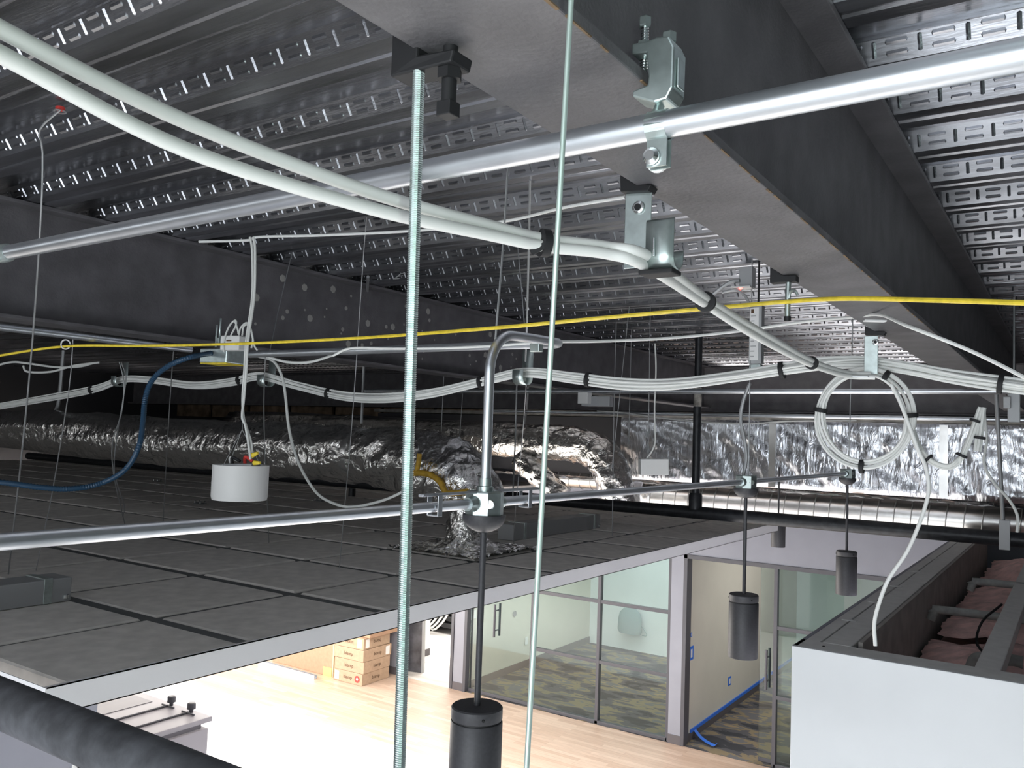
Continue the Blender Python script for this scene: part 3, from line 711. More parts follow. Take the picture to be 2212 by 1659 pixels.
pts = [(cyy-0.006, 0.268), (cyy-0.006, cz_-pr*0.95)] + [(cyy-pr*math.cos(math.radians(d)), cz_+pr*math.sin(math.radians(d))) for d in range(-60, 241, 25)] + [(cyy+0.006, cz_-pr*0.95), (cyy+0.006, 0.268)]
m = MB(); vs = []
for y, z in pts: vs += [(xa, y, z), (xb, y, z)]
m.add(vs, [(2*i, 2*i+1, 2*i+3, 2*i+2) for i in range(len(pts)-1)])
s_ = m.build('band', zinc, t); so = s_.modifiers.new('thick', 'SOLIDIFY'); so.thickness = 0.0022
MB().lathe((-0.346, cyy-0.007, 0.278), [(0.0085, 0), (0.0085, 0.003), (0.005, 0.006)], 16, ax=(0, -1, 0)).build('bolt_head', chrome, t, smooth=True)
MB().lathe((-0.346, cyy+0.007, 0.278), [(0.012, 0), (0.012, 0.003), (0.006, 0.010)], 16, ax=(0, 1, 0)).build('wing_nut', papm, t, smooth=True)
MB().cyl((-0.346, cyy, 0.322), (-0.346, cy, 0.338), 0.005, 12).build('hanger_bolt', zinc, t, smooth=True)

# ------------------------------------------------------------------ threaded rod with black beam clamp
t = thing('beam_clamp', 'black cast beam clamp with square bolt holding the threaded rod', 'clamp', (-0.515, 0.60, 0.30))
yc = 0.598
b_ = MB().prism([(-0.545, yc-0.014, 0.338), (-0.473, yc-0.012, 0.338), (-0.470, yc-0.012, 0.350), (-0.512, yc-0.014, 0.352), (-0.512, yc-0.014, 0.378), (-0.520, yc-0.014, 0.392), (-0.545, yc-0.014, 0.392)], (0, 0.030, 0)).build('body', bronze, t, bevel=0.002)
bolt = P(948, 175, d=0.775)
s_ = MB().cyl((-0.485, yc+0.002, 0.360), (-0.485, yc+0.002, 0.306), 0.0072, 12).build('set_bolt', bronze, t, smooth=True)
sub(MB().obox((-0.485, yc+0.002, 0.300), (0.016, 0.016, 0.014)), 'square_head', bronze, s_, bevel=0.001)
sub(MB().lathe((-0.485, yc+0.002, 0.328), [(0.012, 0), (0.012, 0.010)], 6), 'lock_nut', bronze, s_)
ra, rb_ = P(904, 176, d=0.795), P(861, 1720, d=0.795)
ra.z = 0.340
t = thing('threaded_rod', 'zinc threaded rod hanging from the black beam clamp', 'rod', rb_)
m = MB(); d = (rb_-ra); L = d.length; n = int(L/0.0021); prof = []
for k in range(n): prof += [(0.0050, k*0.0021), (0.0059, k*0.0021+0.0008), (0.0059, k*0.0021+0.0012)]
m.lathe(ra, prof, 12, ax=d); m.build('thread', zinc, t, smooth=False)
# ------------------------------------------------------------------ thin hanger rod near the camera
a, b = P(1236, -40, d=0.62), P(1134, 1720, d=0.62)
tag(MB().cyl(a, b, 0.0021, 10).build('hanger_rod', mat('pale_rod', (0.55, 0.66, 0.62), 0.35, 0.6), smooth=True), 'thin pale green-grey rod hanging close to the camera, right of the threaded rod', 'rod')

# ------------------------------------------------------------------ J-hooks
def jhook(label, c, ax, w_=0.032, h=0.10, m=zinc, tilt=0.0, top=True, d=0.034):
    """c: top of back plate; ax: axis of the cables"""
    a = Vector(ax).normalized(); side = V(0, 0, 1).cross(a).normalized(); c = Vector(c)
    t = thing('cable_hook', label, 'cable hook', c - V(0, 0, h))
    pts = [c, c - V(0, 0, h-0.03)]
    n = 8
    for k in range(1, n+1):
        th = math.pi*k/n; pts.append(c - V(0, 0, h-0.03) + side*(d/2*(1-math.cos(th))) - V(0, 0, 0.026*math.sin(th)))
    pts.append(c - V(0, 0, h-0.062) + side*d)
    m_ = MB(); vs = []
    for p in pts: vs += [p - a*(w_/2), p + a*(w_/2)]
    m_.add(vs, [(2*i, 2*i+1, 2*i+3, 2*i+2) for i in range(len(pts)-1)])
    o = m_.build('hook_plate', m, t, smooth=True); so = o.modifiers.new('thick', 'SOLIDIFY'); so.thickness = 0.0022; so.offset = 0
    if top:
        g = -side if False else side
        hole = c - V(0, 0, 0.022) + side*0.002
        MB().lathe(hole, [(0.010, 0), (0.009, 0.003), (0.006, 0.004)], 18, ax=side).build('grommet', chrome, t, smooth=True)
        MB().lathe(hole + side*0.0045, [(0.005, 0), (0.005, 0.0006)], 16, ax=side).build('hole', bronze, t)
        MB().obox(c + V(0, 0, 0.012) + side*0.012, (w_*0.95, 0.04, 0.020), a).build('flange_clip', bronze, t, bevel=0.002)
    return t
j1 = P(1380, 415, X=-0.525)
t = thing('cable_hook', 'zinc J-hook plate holding the two white cables at the beam edge', 'cable hook', (-0.525, j1.y, 0.23))
# large near hook, faces the camera: plate in the X-Z plane
yh = 1.083
def plate(mb, x0, x1, z0, z1, y, th=0.0022): return mb.bx(x0, x1, y, y+th, z0, z1)
bp_ = plate(MB(), -0.5410, -0.4995, 0.244, 0.354, yh).build('back_plate', zinc, t, bevel=0.003)
sub(MB().lathe((-0.5190, yh, 0.331), [(0.010, 0), (0.009, 0.003), (0.006, 0.004)], 18, ax=(0, -1, 0)), 'grommet', chrome, bp_, smooth=True)
sub(MB().lathe((-0.5190, yh-0.0042, 0.331), [(0.005, 0), (0.005, 0.0006)], 16, ax=(0, -1, 0)), 'hole', bronze, bp_)
fpts = [(yh-0.031, 0.302), (yh-0.034, 0.298), (yh-0.034, 0.256)] + [(yh-0.016-0.018*math.cos(math.radians(k)), 0.252-0.019*math.sin(math.radians(k))) for k in range(0, 181, 15)] + [(yh+0.002, 0.262)]
m = MB(); vs = []
for y, z in fpts: vs += [(-0.491, y, z), (-0.450, y, z)]
m.add(vs, [(2*i, 2*i+1, 2*i+3, 2*i+2) for i in range(len(fpts)-1)])
o = m.build('front_saddle', zinc, t, smooth=True); o.modifiers.new('thick', 'SOLIDIFY').thickness = 0.002
sub(MB().bx(-0.4790, -0.4765, yh-0.0375, yh-0.034, 0.250, 0.276), 'slot_rib', chrome, o, bevel=0.001)
MB().obox((-0.4760, yh-0.018, 0.2295), (0.050, 0.034, 0.007)).build('strap_loop', strapm, t, bevel=0.002)
MB().prism([(-0.543, yh-0.012, 0.354), (-0.500, yh-0.012, 0.350), (-0.495, yh-0.012, 0.358), (-0.520, yh-0.012, 0.362), (-0.545, yh-0.012, 0.388)], (0, 0.024, 0)).build('flange_clip', bronze, t, bevel=0.001)
for lb, c, ax in (('small zinc J-hook under the beam at the coiled cable loop', (-0.535, 2.80, 0.335), (1, 0, 0)),):
    t = thing('cable_hook', lb, 'cable hook', (-0.53, 2.78, 0.22))
    MB().obox((-0.525, 2.765, 0.285), (0.04, 0.003, 0.12), (1, 0, 0), up=(0.25, 0, 1)).build('back_plate', zinc, t, bevel=0.002)
    o = MB().lathe((-0.512, 2.762, 0.325), [(0.010, 0), (0.009, 0.003), (0.006, 0.004)], 16, ax=(0, -1, 0)).build('grommet', chrome, t, smooth=True)
    sub(MB().lathe((-0.512, 2.757, 0.325), [(0.005, 0), (0.005, 0.0006)], 12, ax=(0, -1, 0)), 'hole', bronze, o)
    MB().obox((-0.545, 2.735, 0.215), (0.045, 0.055, 0.004), (1, 0, 0)).build('saddle', paint_w, t, bevel=0.001)
    MB().prism([(-0.545, 2.77, 0.350), (-0.49, 2.77, 0.347), (-0.485, 2.77, 0.356), (-0.515, 2.77, 0.360), (-0.545, 2.77, 0.378)], (0, 0.024, 0)).build('flange_clip', bronze, t)
for lb, x, ztop in (('zinc J-hook on the double rod right of the bent conduit', -1.816, 0.34), ('dim J-hook below the left beam holding the cable bundle', -3.33, 0.335), ('far-left dim J-hook holding the cable bundle', -4.60, 0.34)):
    jhook(lb, (x, 2.815, ztop), (1, 0, 0), w_=0.05, h=0.145, top=False, d=-0.07)

# ------------------------------------------------------------------ cable bundles
def bundle(name, label, path, n, R, r, m=jacket, straps=(), k=6, cat='cable bundle', sw=0.014, squash=1.0):
    t = thing(name, label, cat, Vector(path[len(path)//2]) - V(0, 0, R))
    pts = spline([Vector(p) for p in path], k)
    tang = [(pts[min(i+1, len(pts)-1)] - pts[max(i-1, 0)]).normalized() for i in range(len(pts))]
    for s_ in range(n):
        q = R*math.sqrt((s_+0.5)/n)*0.92 if n > 2 else R
        th0 = s_*2.399963
        ps = []
        for i, p in enumerate(pts):
            tg = tang[i]; up = V(0, 0, 1) if abs(tg.z) < 0.85 else V(0, 1, 0)
            a = (up - tg*up.dot(tg)).normalized(); b = tg.cross(a)
            th = th0 + 0.25*math.sin(i*0.13 + s_) ; rr = q*(1+0.12*math.sin(i*0.21+s_*1.7))
            ps.append(p + a*(rr*math.sin(th)*squash) + b*(rr*math.cos(th)))
        MB().tube(ps, r, 8, smooth=0).build('cable', m, t, smooth=True)
    for f in straps:
        i = max(1, min(len(pts)-2, int(f*(len(pts)-1)))); tg = tang[i]
        MB().lathe(pts[i]-tg*(sw/2), [(R+r+0.001, 0), (R+r+0.0035, 0.001), (R+r+0.0035, sw-0.001), (R+r+0.001, sw)], 18, ax=tg).build('strap', strapm, t, smooth=True)
    return t
YB = 2.80
bpath = [P(px, py, Y=YB) for px, py in ((-160, 905), (60, 868), (200, 842), (265, 820), (330, 822), (420, 834), (500, 826), (565, 812), (640, 832), (740, 856), (830, 861), (930, 851), (1040, 826), (1135, 806), (1240, 817), (1350, 829), (1460, 829), (1600, 813), (1720, 795), (1800, 785), (1875, 783), (1960, 795), (2060, 815), (2180, 832), (2330, 850))]
bundle('cable_bundle', 'long sagging bundle of white cables draped across J-hooks', bpath, 12, 0.021, 0.0042, straps=(0.085, 0.265, 0.365, 0.505, 0.60, 0.742, 0.958), k=7)
# the two near cables
ch = P(1402, 567, Y=yh-0.016)
n1 = [P(-220, -70, d=0.60), P(0, 62, d=0.68), P(400, 262, d=0.83), P(800, 415, d=0.97), P(1060, 488, d=1.07), P(1180, 517, d=1.11), P(1310, 533, d=1.14), ch+V(0.004, 0, 0.006), P(1530, 648, d=1.52), P(1640, 715, d=1.85), P(1755, 780, d=2.35), P(1830, 805, d=2.58), P(1880, 808, d=2.58)]
n2 = [P(-220, 10, d=0.60), P(0, 117, d=0.68), P(400, 323, d=0.82), P(800, 450, d=0.96), P(1060, 508, d=1.06), P(1180, 533, d=1.10), P(1310, 548, d=1.13), ch+V(-0.003, 0, -0.006), P(1522, 656, d=1.51), P(1632, 726, d=1.84), P(1750, 787, d=2.34), P(1830, 812, d=2.57), P(1890, 815, d=2.56)]
t = thing('cable_pair', 'pair of thick white cables sweeping from the upper left into the J-hook', 'cable', n1[4]-V(0, 0, 0.05))
for q in (n1, n2): MB().tube(q, 0.0077, 14, smooth=8).build('cable', jacket, t, smooth=True)
def strap_at(t, px, py, d, dirv, R, wd=0.013):
    c = P(px, py, d=d); tg = Vector(dirv).normalized()
    MB().lathe(c-tg*(wd/2), [(R, 0), (R+0.003, 0.001), (R+0.003, wd-0.001), (R, wd)], 20, ax=tg).build('strap', strapm, t, smooth=True)
dn = n1[6]-n1[5]
strap_at(t, 1176, 525, 1.105, dn, 0.0155)
MB().obox(P(1163, 537, d=1.09), (0.022, 0.003, 0.008), CR*0.9-CU*(-0.5)).build('strap_tail', strapm, t)
strap_at(t, 1524, 652, 1.51, n1[8]-n1[7], 0.0155, 0.012)
strap_at(t, 1753, 784, 2.35, n1[10]-n1[9], 0.0155, 0.014)

# coiled service loop
cc = P(1866, 905, Y=2.77); t = thing('cable_coil', 'round coil of white cables hanging from the small J-hook', 'cable coil', cc-V(0, 0, 0.15))
for k in range(7):
    ph = k*0.9; R = 0.132 + 0.0075*math.cos(ph)*1.6; off = 0.012*math.sin(ph*1.7)
    MB().tube([cc + V((R+0.004*math.sin(2*a+k))*math.cos(a), off+0.006*math.sin(a+k), (R+0.012)*math.sin(a)+0.004) for a in [2*math.pi*i/28 for i in range(28)]], 0.0042, 8, smooth=2, closed=True).build('cable', jacket, t, smooth=True)
for deg in (170, 5, 268, 62):
    a = math.radians(deg); c = cc + V(0.132*math.cos(a), 0, 0.146*math.sin(a)); tg = V(-math.sin(a), 0, math.cos(a))
    MB().lathe(c-tg*0.007, [(0.019, 0), (0.022, 0.001), (0.022, 0.013), (0.019, 0.014)], 16, ax=tg).build('strap', strapm, t, smooth=True)
# cables leaving the coil
tag(MB().tube([P(*q, Y=2.70) for q in ((1925, 830), (1945, 870), (1968, 930), (1985, 975), (2000, 1010), (2006, 1060), (1990, 1120), (1960, 1190), (1920, 1250), (1900, 1300), (1889, 1345), (1891, 1395))], 0.0056, 10, smooth=6).build('drop_cable', jacket, smooth=True), 'single white cable dropping from the coil into the open wall top', 'cable')
bundle('cable_bundle', 'small bundle of cables swinging from the coil up to the right hanger', [P(*q, Y=2.72) for q in ((1972, 930), (1985, 965), (2010, 995), (2045, 1008), (2070, 995), (2090, 955), (2105, 915), (2118, 880))], 5, 0.008, 0.0042, m=jacket2, straps=(0.28, 0.62, 0.9), sw=0.008)
bundle('cable_bundle', 'short folded bundle of grey cables dangling right of the coil', [P(*q, Y=2.72) for q in ((2124, 880), (2118, 930), (2112, 975))], 5, 0.008, 0.0042, m=jacket2, straps=(0.72,), sw=0.008)

# ------------------------------------------------------------------ single runs
def run(name, label, pts, r, m, cat='cable', n=8, k=6):
    return tag(MB().tube(pts, r, n, smooth=k).build(name, m, smooth=True), label, cat)
ypts = [P(*q[:2], d=q[2]) for q in ((-120, 790, 3.3), (0, 768, 3.2), (142, 748, 3.1), (300, 747, 3.0), (500, 743, 2.85), (760, 731, 2.55), (1060, 709, 2.05), (1330, 684, 1.9), (1600, 660, 1.82), (1694, 652, 1.79), (1820, 645, 1.66), (2000, 648, 1.5), (2212, 654, 1.35), (2400, 660, 1.2))]
run('yellow_cable', 'yellow cable strung across the whole plenum', ypts, 0.0046, yellow)
wp = [P(*q, d=d_) for q, d_ in (((1190, 738), 2.46), ((1300, 737), 2.6), ((1450, 730), 2.7), ((1600, 715), 2.7), ((1720, 697), 2.6), ((1840, 685), 2.4), ((1900, 680), 2.2), ((1960, 704), 2.0), ((2090, 755), 1.9), ((2212, 815), 1.8), ((2330, 880), 1.7))]
run('white_cable', 'thin white cable looping over a clip on the beam underside at right', wp, 0.0045, jacket)
c = P(1890, 683, X=-0.47); tag(MB().obox((c.x, c.y, 0.357), (0.06, 0.02, 0.006), (1, 0.6, 0)).build('cable_clip', papm, bevel=0.002), 'small white cable clip stuck under the beam', 'clip')
run('white_cable', 'thin white cable stretched under the deck from the left tie wire to the beam', [P(*q, Z=z) for q, z in (((430, 522), 0.70), ((535, 519), 0.70), ((560, 512), 0.70), ((700, 508), 0.70), ((900, 498), 0.70), ((1090, 478), 0.70), ((1220, 448), 0.70), ((1350, 426), 0.70))], 0.005, jacket)
run('white_cable', 'thin white cable running along the returning conduit', [P(*q, Y=2.08) for q in ((720, 768), (760, 752), (850, 753), (950, 752), (1050, 748), (1130, 742), (1190, 738))], 0.004, jacket)
run('white_cable', 'white cable pair leg dropping to the white speaker can, left strand', [P(*q, d=3.0) for q in ((540, 512), (545, 545), (545, 640), (532, 735), (528, 800), (524, 860), (526, 900), (533, 925), (543, 960), (543, 990))], 0.0045, jacket2)
run('white_cable', 'white cable pair leg dropping to the white speaker can, right strand', [P(*q, d=2.99) for q in ((548, 513), (551, 545), (549, 640), (536, 735), (532, 800), (527, 860), (523, 900), (530, 920), (537, 960), (541, 992))], 0.0045, jacket2)
run('grey_cable', 'grey cable bowing down right of the white speaker can', [P(*q, d=3.6) for q in ((555, 769), (590, 780), (608, 810), (616, 850), (625, 930), (645, 1000), (680, 1060), (715, 1085), (760, 1095), (830, 1080), (890, 1052))], 0.006, jacket2)
run('white_cable', 'short sagging white cable right of the electrical box', [P(*q, d=3.2) for q in ((575, 770), (620, 782), (670, 782), (720, 767))], 0.005, jacket2)
bfp = spline([P(*q, d=d_) for q, d_ in (((455, 763), 3.2), ((410, 772), 3.1), ((365, 790), 3.1), ((330, 820), 3.1), ((314, 860), 3.1), ((309, 910), 3.05), ((300, 965), 3.0), ((270, 1015), 3.0), ((215, 1045), 3.0), ((150, 1056), 2.95), ((80, 1052), 2.9), ((0, 1042), 2.85), ((-100, 1040), 2.8))], 22)
tag(MB().tube(bfp, [0.0088 if k % 2 else 0.0105 for k in range(len(bfp))], 10, smooth=0).build('blue_flex_conduit', bluefx, smooth=True), 'dark blue ribbed flexible conduit curving from the electrical box to the left edge', 'conduit')
run('thin_cable', 'dim cable sagging in the dark upper left plenum', [P(*q, d=4.6) for q in ((50, 790), (60, 803), (110, 803), (160, 790), (215, 783))], 0.006, jacket2)
run('thin_cable', 'dim cable behind the far left hanger strap', [P(*q, d=4.6) for q in ((-40, 800), (20, 783), (60, 785), (120, 793), (170, 792), (200, 785))], 0.006, jacket2)

# ------------------------------------------------------------------ conduits with pendants
CX, CZP = -1.18, -0.165
t = thing('conduit', 'thin galvanized conduit carrying the row of pendant boxes', 'conduit', (CX, 2.5, CZP))
for y0_, y1_ in ((-0.4, 1.61), (1.71, 3.545), (3.635, 5.49)):
    MB().cyl((CX, y0_, CZP), (CX, y1_, CZP), 0.0117, 16).build('tube', emt, t, smooth=True)
for y in (1.47, 1.84):
    MB().bx(CX-0.016, CX+0.016, y-0.008, y+0.008, CZP-0.020, CZP-0.017).bx(CX+0.0135, CX+0.016, y-0.008, y+0.008, CZP-0.02, CZP+0.026).bx(CX-0.016, CX-0.0135, y-0.008, y+0.008, CZP-0.02, CZP+0.026).build('clip', emt, t, bevel=0.001)
MB().bx(CX-0.007, CX+0.007, 1.42, 1.62, CZP+0.024, CZP+0.03).bx(CX-0.007, CX+0.007, 1.70, 1.90, CZP+0.024, CZP+0.03).build('support_bar', emt, t, bevel=0.001)
def pendant(label, y, boxed, X=CX, group='black cylinder pendants', ztop=-0.64, can_only=False, zc=None):
    t = thing('pendant_lamp', label, 'pendant lamp', (X, y, ztop-0.265), group)
    if not can_only:
        z0 = -0.192
        b_ = MB().lathe((X, y, z0), [(0.046, 0), (0.046, 0.052), (0.044, 0.055)], 8).build('junction_box', zinc, t)
        sub(MB().lathe((X+0.034, y-0.028, z0+0.027), [(0.012, 0), (0.010, 0.002)], 16, ax=(0.55, -0.83, 0)), 'knockout', chrome, b_, smooth=True)
        for s_ in (-1, 1):
            sub(MB().lathe((X, y+s_*0.044, CZP), [(0.016, 0), (0.019, 0.004), (0.016, 0.012), (0.016, 0.026)], 14, ax=(0, s_, 0)), 'connector', zinc, b_, smooth=True)
        pr_ = [(0.052, 0.0), (0.052, -0.003)] + [(0.052*math.cos(math.radians(a)), -0.003-0.040*math.sin(math.radians(a))) for a in range(10, 86, 12)] + [(0.009, -0.043)]
        MB().lathe((X, y, z0), pr_, 28).build('canopy', blackm, t, smooth=True)
    zt = -0.23 if not can_only else -0.2
    MB().cyl((X, y, zt), (X, y, ztop), 0.0078, 14).build('stem', blackm, t, smooth=True)
    MB().lathe((X, y, ztop-0.030), [(0.0595, 0), (0.061, 0.002), (0.061, 0.026), (0.058, 0.029), (0.012, 0.030)], 40).build('cap', blackm, t, smooth=True)
    MB().lathe((X, y, ztop-0.034), [(0.058, 0), (0.058, 0.005)], 40).build('groove', blackm2, t, smooth=True)
    MB().lathe((X, y, ztop-0.265), [(0.050, 0.012), (0.0605, 0.0), (0.0617, 0.003), (0.0617, 0.228), (0.060, 0.231)], 40).build('cylinder', blackm, t, smooth=True)
    for a in (200, 320):
        a = math.radians(a); MB().lathe((X+0.061*math.cos(a), y+0.061*math.sin(a), ztop-0.018), [(0.004, 0), (0.003, 0.002)], 8, ax=(math.cos(a), math.sin(a), 0)).build('screw', blackm2, t)
    if not can_only:
        ld = bpy.data.lights.new('pendant_light', 'SPOT'); ld.energy = PEND_W; ld.spot_size = math.radians(130); ld.spot_blend = 0.6; ld.shadow_soft_size = 0.04; ld.color = (1.0, 0.96, 0.92)
        lo = bpy.data.objects.new('pendant_light', ld); col.objects.link(lo); lo.location = (X, y, ztop-0.268+CZ); lo.parent = None
    return t
PEND_W = 260
pendant('nearest black cylinder pendant cut by the bottom of the picture', 1.66, True)
pendant('middle black cylinder pendant in front of the cream wall', 3.59, True)
pendant('far black cylinder pendant left of the open wall top', 5.53, True)
pendant('black cylinder pendant half hidden behind the end of the ceiling edge', 7.6, False, X=-2.20, can_only=True)
# bent riser conduit from the first box
pts = [V(CX, 1.66, -0.14), V(CX, 1.66, 0.05), V(CX, 1.66, 0.15)]
for k in range(1, 8):
    th = math.pi/2*k/8; pts.append(V(CX, 1.66+0.10*(1-math.cos(th)), 0.15+0.10*math.sin(th)))
pts += [V(CX-0.002, 1.80, 0.252), V(CX-0.01, 1.95, 0.258), V(CX-0.03, 2.03, 0.262), V(CX-0.10, 2.095, 0.268), V(CX-0.25, 2.10, 0.27), V(-1.8, 2.10, 0.27), V(-2.62, 2.10, 0.27)]
t = thing('conduit', 'bent galvanized conduit rising from the nearest pendant box and turning left', 'conduit', (CX, 1.66, -0.14))
MB().tube(pts, 0.0125, 16, smooth=3).build('tube', emt, t, smooth=True)
MB().lathe((CX, 1.66, -0.14), [(0.020, 0), (0.020, 0.014), (0.016, 0.016), (0.016, 0.034)], 12).build('connector', zinc, t, smooth=True)
MB().obox((CX-0.02, 1.90, 0.235), (0.03, 0.022, 0.022), (1, 0, 0)).build('strap', zinc, t, bevel=0.002)

# conduit along the left beam into the electrical box
pipe('conduit', 'thin bright conduit beside the left beam ending at the electrical box', 'conduit', (-3.02, 0.2, 0.30), (-2.95, 2.08, 0.295), 0.0125, emt, n=14)
jb = P(482, 771, d=3.25)
t = thing('junction_box', 'zinc electrical box with a yellow sticker on its bottom', 'electrical box', jb-V(0, 0, 0.05))
MB().obox(jb, (0.13, 0.11, 0.055), (1, 0.2, 0)).build('box', zinc, t, bevel=0.004)
MB().obox(jb-V(0, 0, 0.029), (0.125, 0.105, 0.003), (1, 0.2, 0)).build('sticker', yellow, t)
MB().lathe(jb+V(-0.08, -0.03, 0.008), [(0.018, 0), (0.018, 0.03)], 12, ax=(1, 0.2, 0)).build('connector', chrome, t, smooth=True)
pb = P(505, 742, d=3.15)
t = thing('power_pack', 'white sensor power pack with looped leads beside the electrical box', 'power pack', pb-V(0, 0, 0.03))
MB().obox(pb, (0.085, 0.05, 0.055), (1, 0.25, 0)).build('case', canw, t, bevel=0.004)
MB().obox(pb + V(0.004, -0.0262, 0.008), (0.022, 0.001, 0.005), (1, 0.25, 0)).build('print_line', inkm, t)
for q in (((483, 760), (484, 735), (495, 705), (508, 692), (510, 702), (500, 722), (495, 735)), ((507, 693), (513, 710), (515, 722)), ((516, 728), (519, 710), (530, 698), (538, 702), (546, 730), (543, 752)), ((523, 725), (527, 704), (540, 706), (549, 745), (556, 757))):
    MB().tube([P(*z_, d=3.13) for z_ in q], 0.0035, 7, smooth=5).build('lead', jacket2, t, smooth=True)
t = thing('strut_clamp', 'small dark clamp and bolt left of the white power pack', 'clamp', P(466, 745, d=3.2))
a = P(466, 750, d=3.2); MB().cyl(a, a+V(0, 0, 0.085), 0.004, 8).build('bolt', zinc, t, smooth=True)
MB().obox(a+V(0.02, 0, 0.02), (0.022, 0.022, 0.03)).build('jaw', zinc, t, bevel=0.002)
MB().cyl(a+V(0.02, 0, 0.03), a+V(0.02, 0, 0.11), 0.004, 8).build('rod', zinc, t, smooth=True)
t = thing('cable_ring', 'white ring hanger carrying the yellow cable at left', 'ring', P(142, 757, d=3.1))
c = P(142, 744, d=3.1); MB().tube([c + CR*(0.017*math.cos(a)) + CU*(0.017*math.sin(a)) for a in [2*math.pi*k/20 for k in range(19)]], 0.0026, 8, smooth=2).build('ring', canw, t, smooth=True)

# ------------------------------------------------------------------ white speaker cans
def can(label, c, r, h, square=False):
    t = thing('speaker_can', label, 'speaker can', c)
    if square: MB().obox(c+V(0, 0, h/2), (2*r, 1.2*r, h), CR).build('housing', canw, t, bevel=0.004)
    else: MB().lathe(c, [(r*0.96, 0), (r, 0.012), (r, h), (r-0.004, h), (r-0.004, h-0.012)], 48).build('housing', canw, t, smooth=True)
    return t
c = P(517, 1078, d=3.05); c.z = P(517, 1072, d=3.05).z-0.012
t = can('white cylindrical speaker can hanging above the dark tiles', c, 0.099, 0.125)
zt = c.z+0.118
pl = MB().obox(c+V(0.0, 0.0, 0.121), (0.11, 0.10, 0.02), CR).build('terminal_cover', lightgrey, t, bevel=0.003)
for q, mm in (((-0.035, -0.02, 0.15), canw), ((0.0, -0.04, 0.152), bronze), ((0.02, 0.0, 0.155), redm)):
    sub(MB().tube([c+V(q[0], q[1], 0.13), c+V(*q), c+V(q[0]+0.03, q[1]+0.01, 0.14)], 0.006, 8), 'splice', mm, pl, smooth=True)
for q in ((544, 984), (548, 1000)):
    a = P(*q, d=3.0); MB().lathe(a, [(0.008, 0), (0.009, 0.004), (0.005, 0.028)], 10, ax=(0.8, 0.2, 0.35 if q[1] < 990 else 0.05)).build('wire_nut', yellow, t, smooth=True)
ap = P(523, 928, d=3.05)
for q in ((-0.07, 0.0), (0.05, 0.05), (0.0, -0.08)): MB().cyl(ap, c+V(q[0], q[1], 0.12), 0.0012, 6).build('bridle_wire', wire, t)
MB().cyl(ap, P(530, 735, d=3.0), 0.0013, 6).build('bridle_wire', wire, t)
c2 = P(1411, 1024, Y=4.6)
t = can('far grey boxy speaker can left of the black riser pipe', c2-V(0, 0, 0.005), 0.082, 0.095, square=True)
run('white_cable', 'thin cable bowing down to the far speaker can', [P(*q, Y=4.55) for q in ((1415, 742), (1417, 800), (1414, 880), (1415, 930), (1415, 955), (1408, 975), (1397, 990))], 0.005, jacket2)

# ------------------------------------------------------------------ foil-wrapped ducts
def foil_tube(name, label, pts, R, m=foil, k=8, n=40, amp=0.012, seed=1, rings=(), cat='duct', grow=None):
    t = thing(name, label, cat, Vector(pts[len(pts)//2]) - V(0, 0, R))
    rnd = random.Random(seed); sp = spline([Vector(p) for p in pts], k); N = len(sp); mb = MB(); prev = None
    ph = [(rnd.uniform(0.15, 1.6), rnd.randint(2, 11), rnd.uniform(0, 6.3), rnd.uniform(.3, 1)) for _ in range(16)]
    for i, p in enumerate(sp):
        tg = (sp[min(i+1, N-1)]-sp[max(i-1, 0)]).normalized()
        q = V(0, 0, 1) if prev is None else prev
        na = (q - tg*q.dot(tg)).normalized(); prev = na; nb = tg.cross(na)
        pinch = 1.0
        for f in rings:
            dd = abs(i/(N-1)-f)*(N-1); pinch -= 0.07*math.exp(-(dd/1.6)**2)
        for j in range(n):
            a = 2*math.pi*j/n
            h = sum(w_*math.sin(fi*i + fj*a + p0) for fi, fj, p0, w_ in ph)/4
            sag = 0.06*R*max(0, -math.cos(a))**2
            rr = R*pinch*(1 if not grow or i/(N-1) < grow[0] else 1+grow[1]*min(1, (i/(N-1)-grow[0])/0.12)) + amp*h + sag + rnd.uniform(-1, 1)*amp*0.25
            mb.v.append(p + na*(math.cos(a)*rr) + nb*(math.sin(a)*rr))
    for i in range(N-1):
        for j in range(n):
            l = (j+1) % n; mb.f.append((i*n+j, i*n+l, (i+1)*n+l, (i+1)*n+j))
    mb.f.append(tuple(reversed(range(n)))); mb.f.append(tuple((N-1)*n+j for j in range(n)))
    o = mb.build('foil_jacket', m, t)
    for pl_ in o.data.polygons: pl_.use_smooth = True
    for f in rings:
        i = int(f*(N-1)); tg = (sp[min(i+1, N-1)]-sp[max(i-1, 0)]).normalized()
        MB().lathe(sp[i]-tg*0.03, [(R*0.955, 0), (R*0.965, 0.005), (R*0.965, 0.055), (R*0.955, 0.06)], 32, ax=tg).build('tape_band', spiral, t, smooth=True)
    return t
DY = 3.86
td = foil_tube('foil_duct', 'foil-wrapped round duct on the left ending in a crumpled elbow', [(-12, DY, -0.08), (-9, DY, -0.10), (-7, DY, -0.12), (-6, DY, -0.135), (-5, DY, -0.145), (-4.4, DY, -0.15), (-3.9, DY, -0.155), (-3.55, DY, -0.16), (-3.25, DY, -0.18), (-3.02, DY, -0.23), (-2.88, DY, -0.32), (-2.84, DY, -0.40)], 0.172, amp=0.018, seed=4, rings=(0.60, 0.71), grow=(0.62, 0.17))
yb = [P(*q, Y=DY-0.235) for q in ((893, 1022), (912, 1022), (930, 1026), (950, 1040), (962, 1062), (975, 1066), (1010, 1062))]
MB().tube(yb, 0.017, 10, smooth=4).build('mastic_smear', mastic, td, smooth=True)
MB().tube([P(*q, Y=DY-0.235) for q in ((906, 980), (904, 1000), (900, 1020))], 0.014, 10, smooth=4).build('mastic_smear', mastic, td, smooth=True)
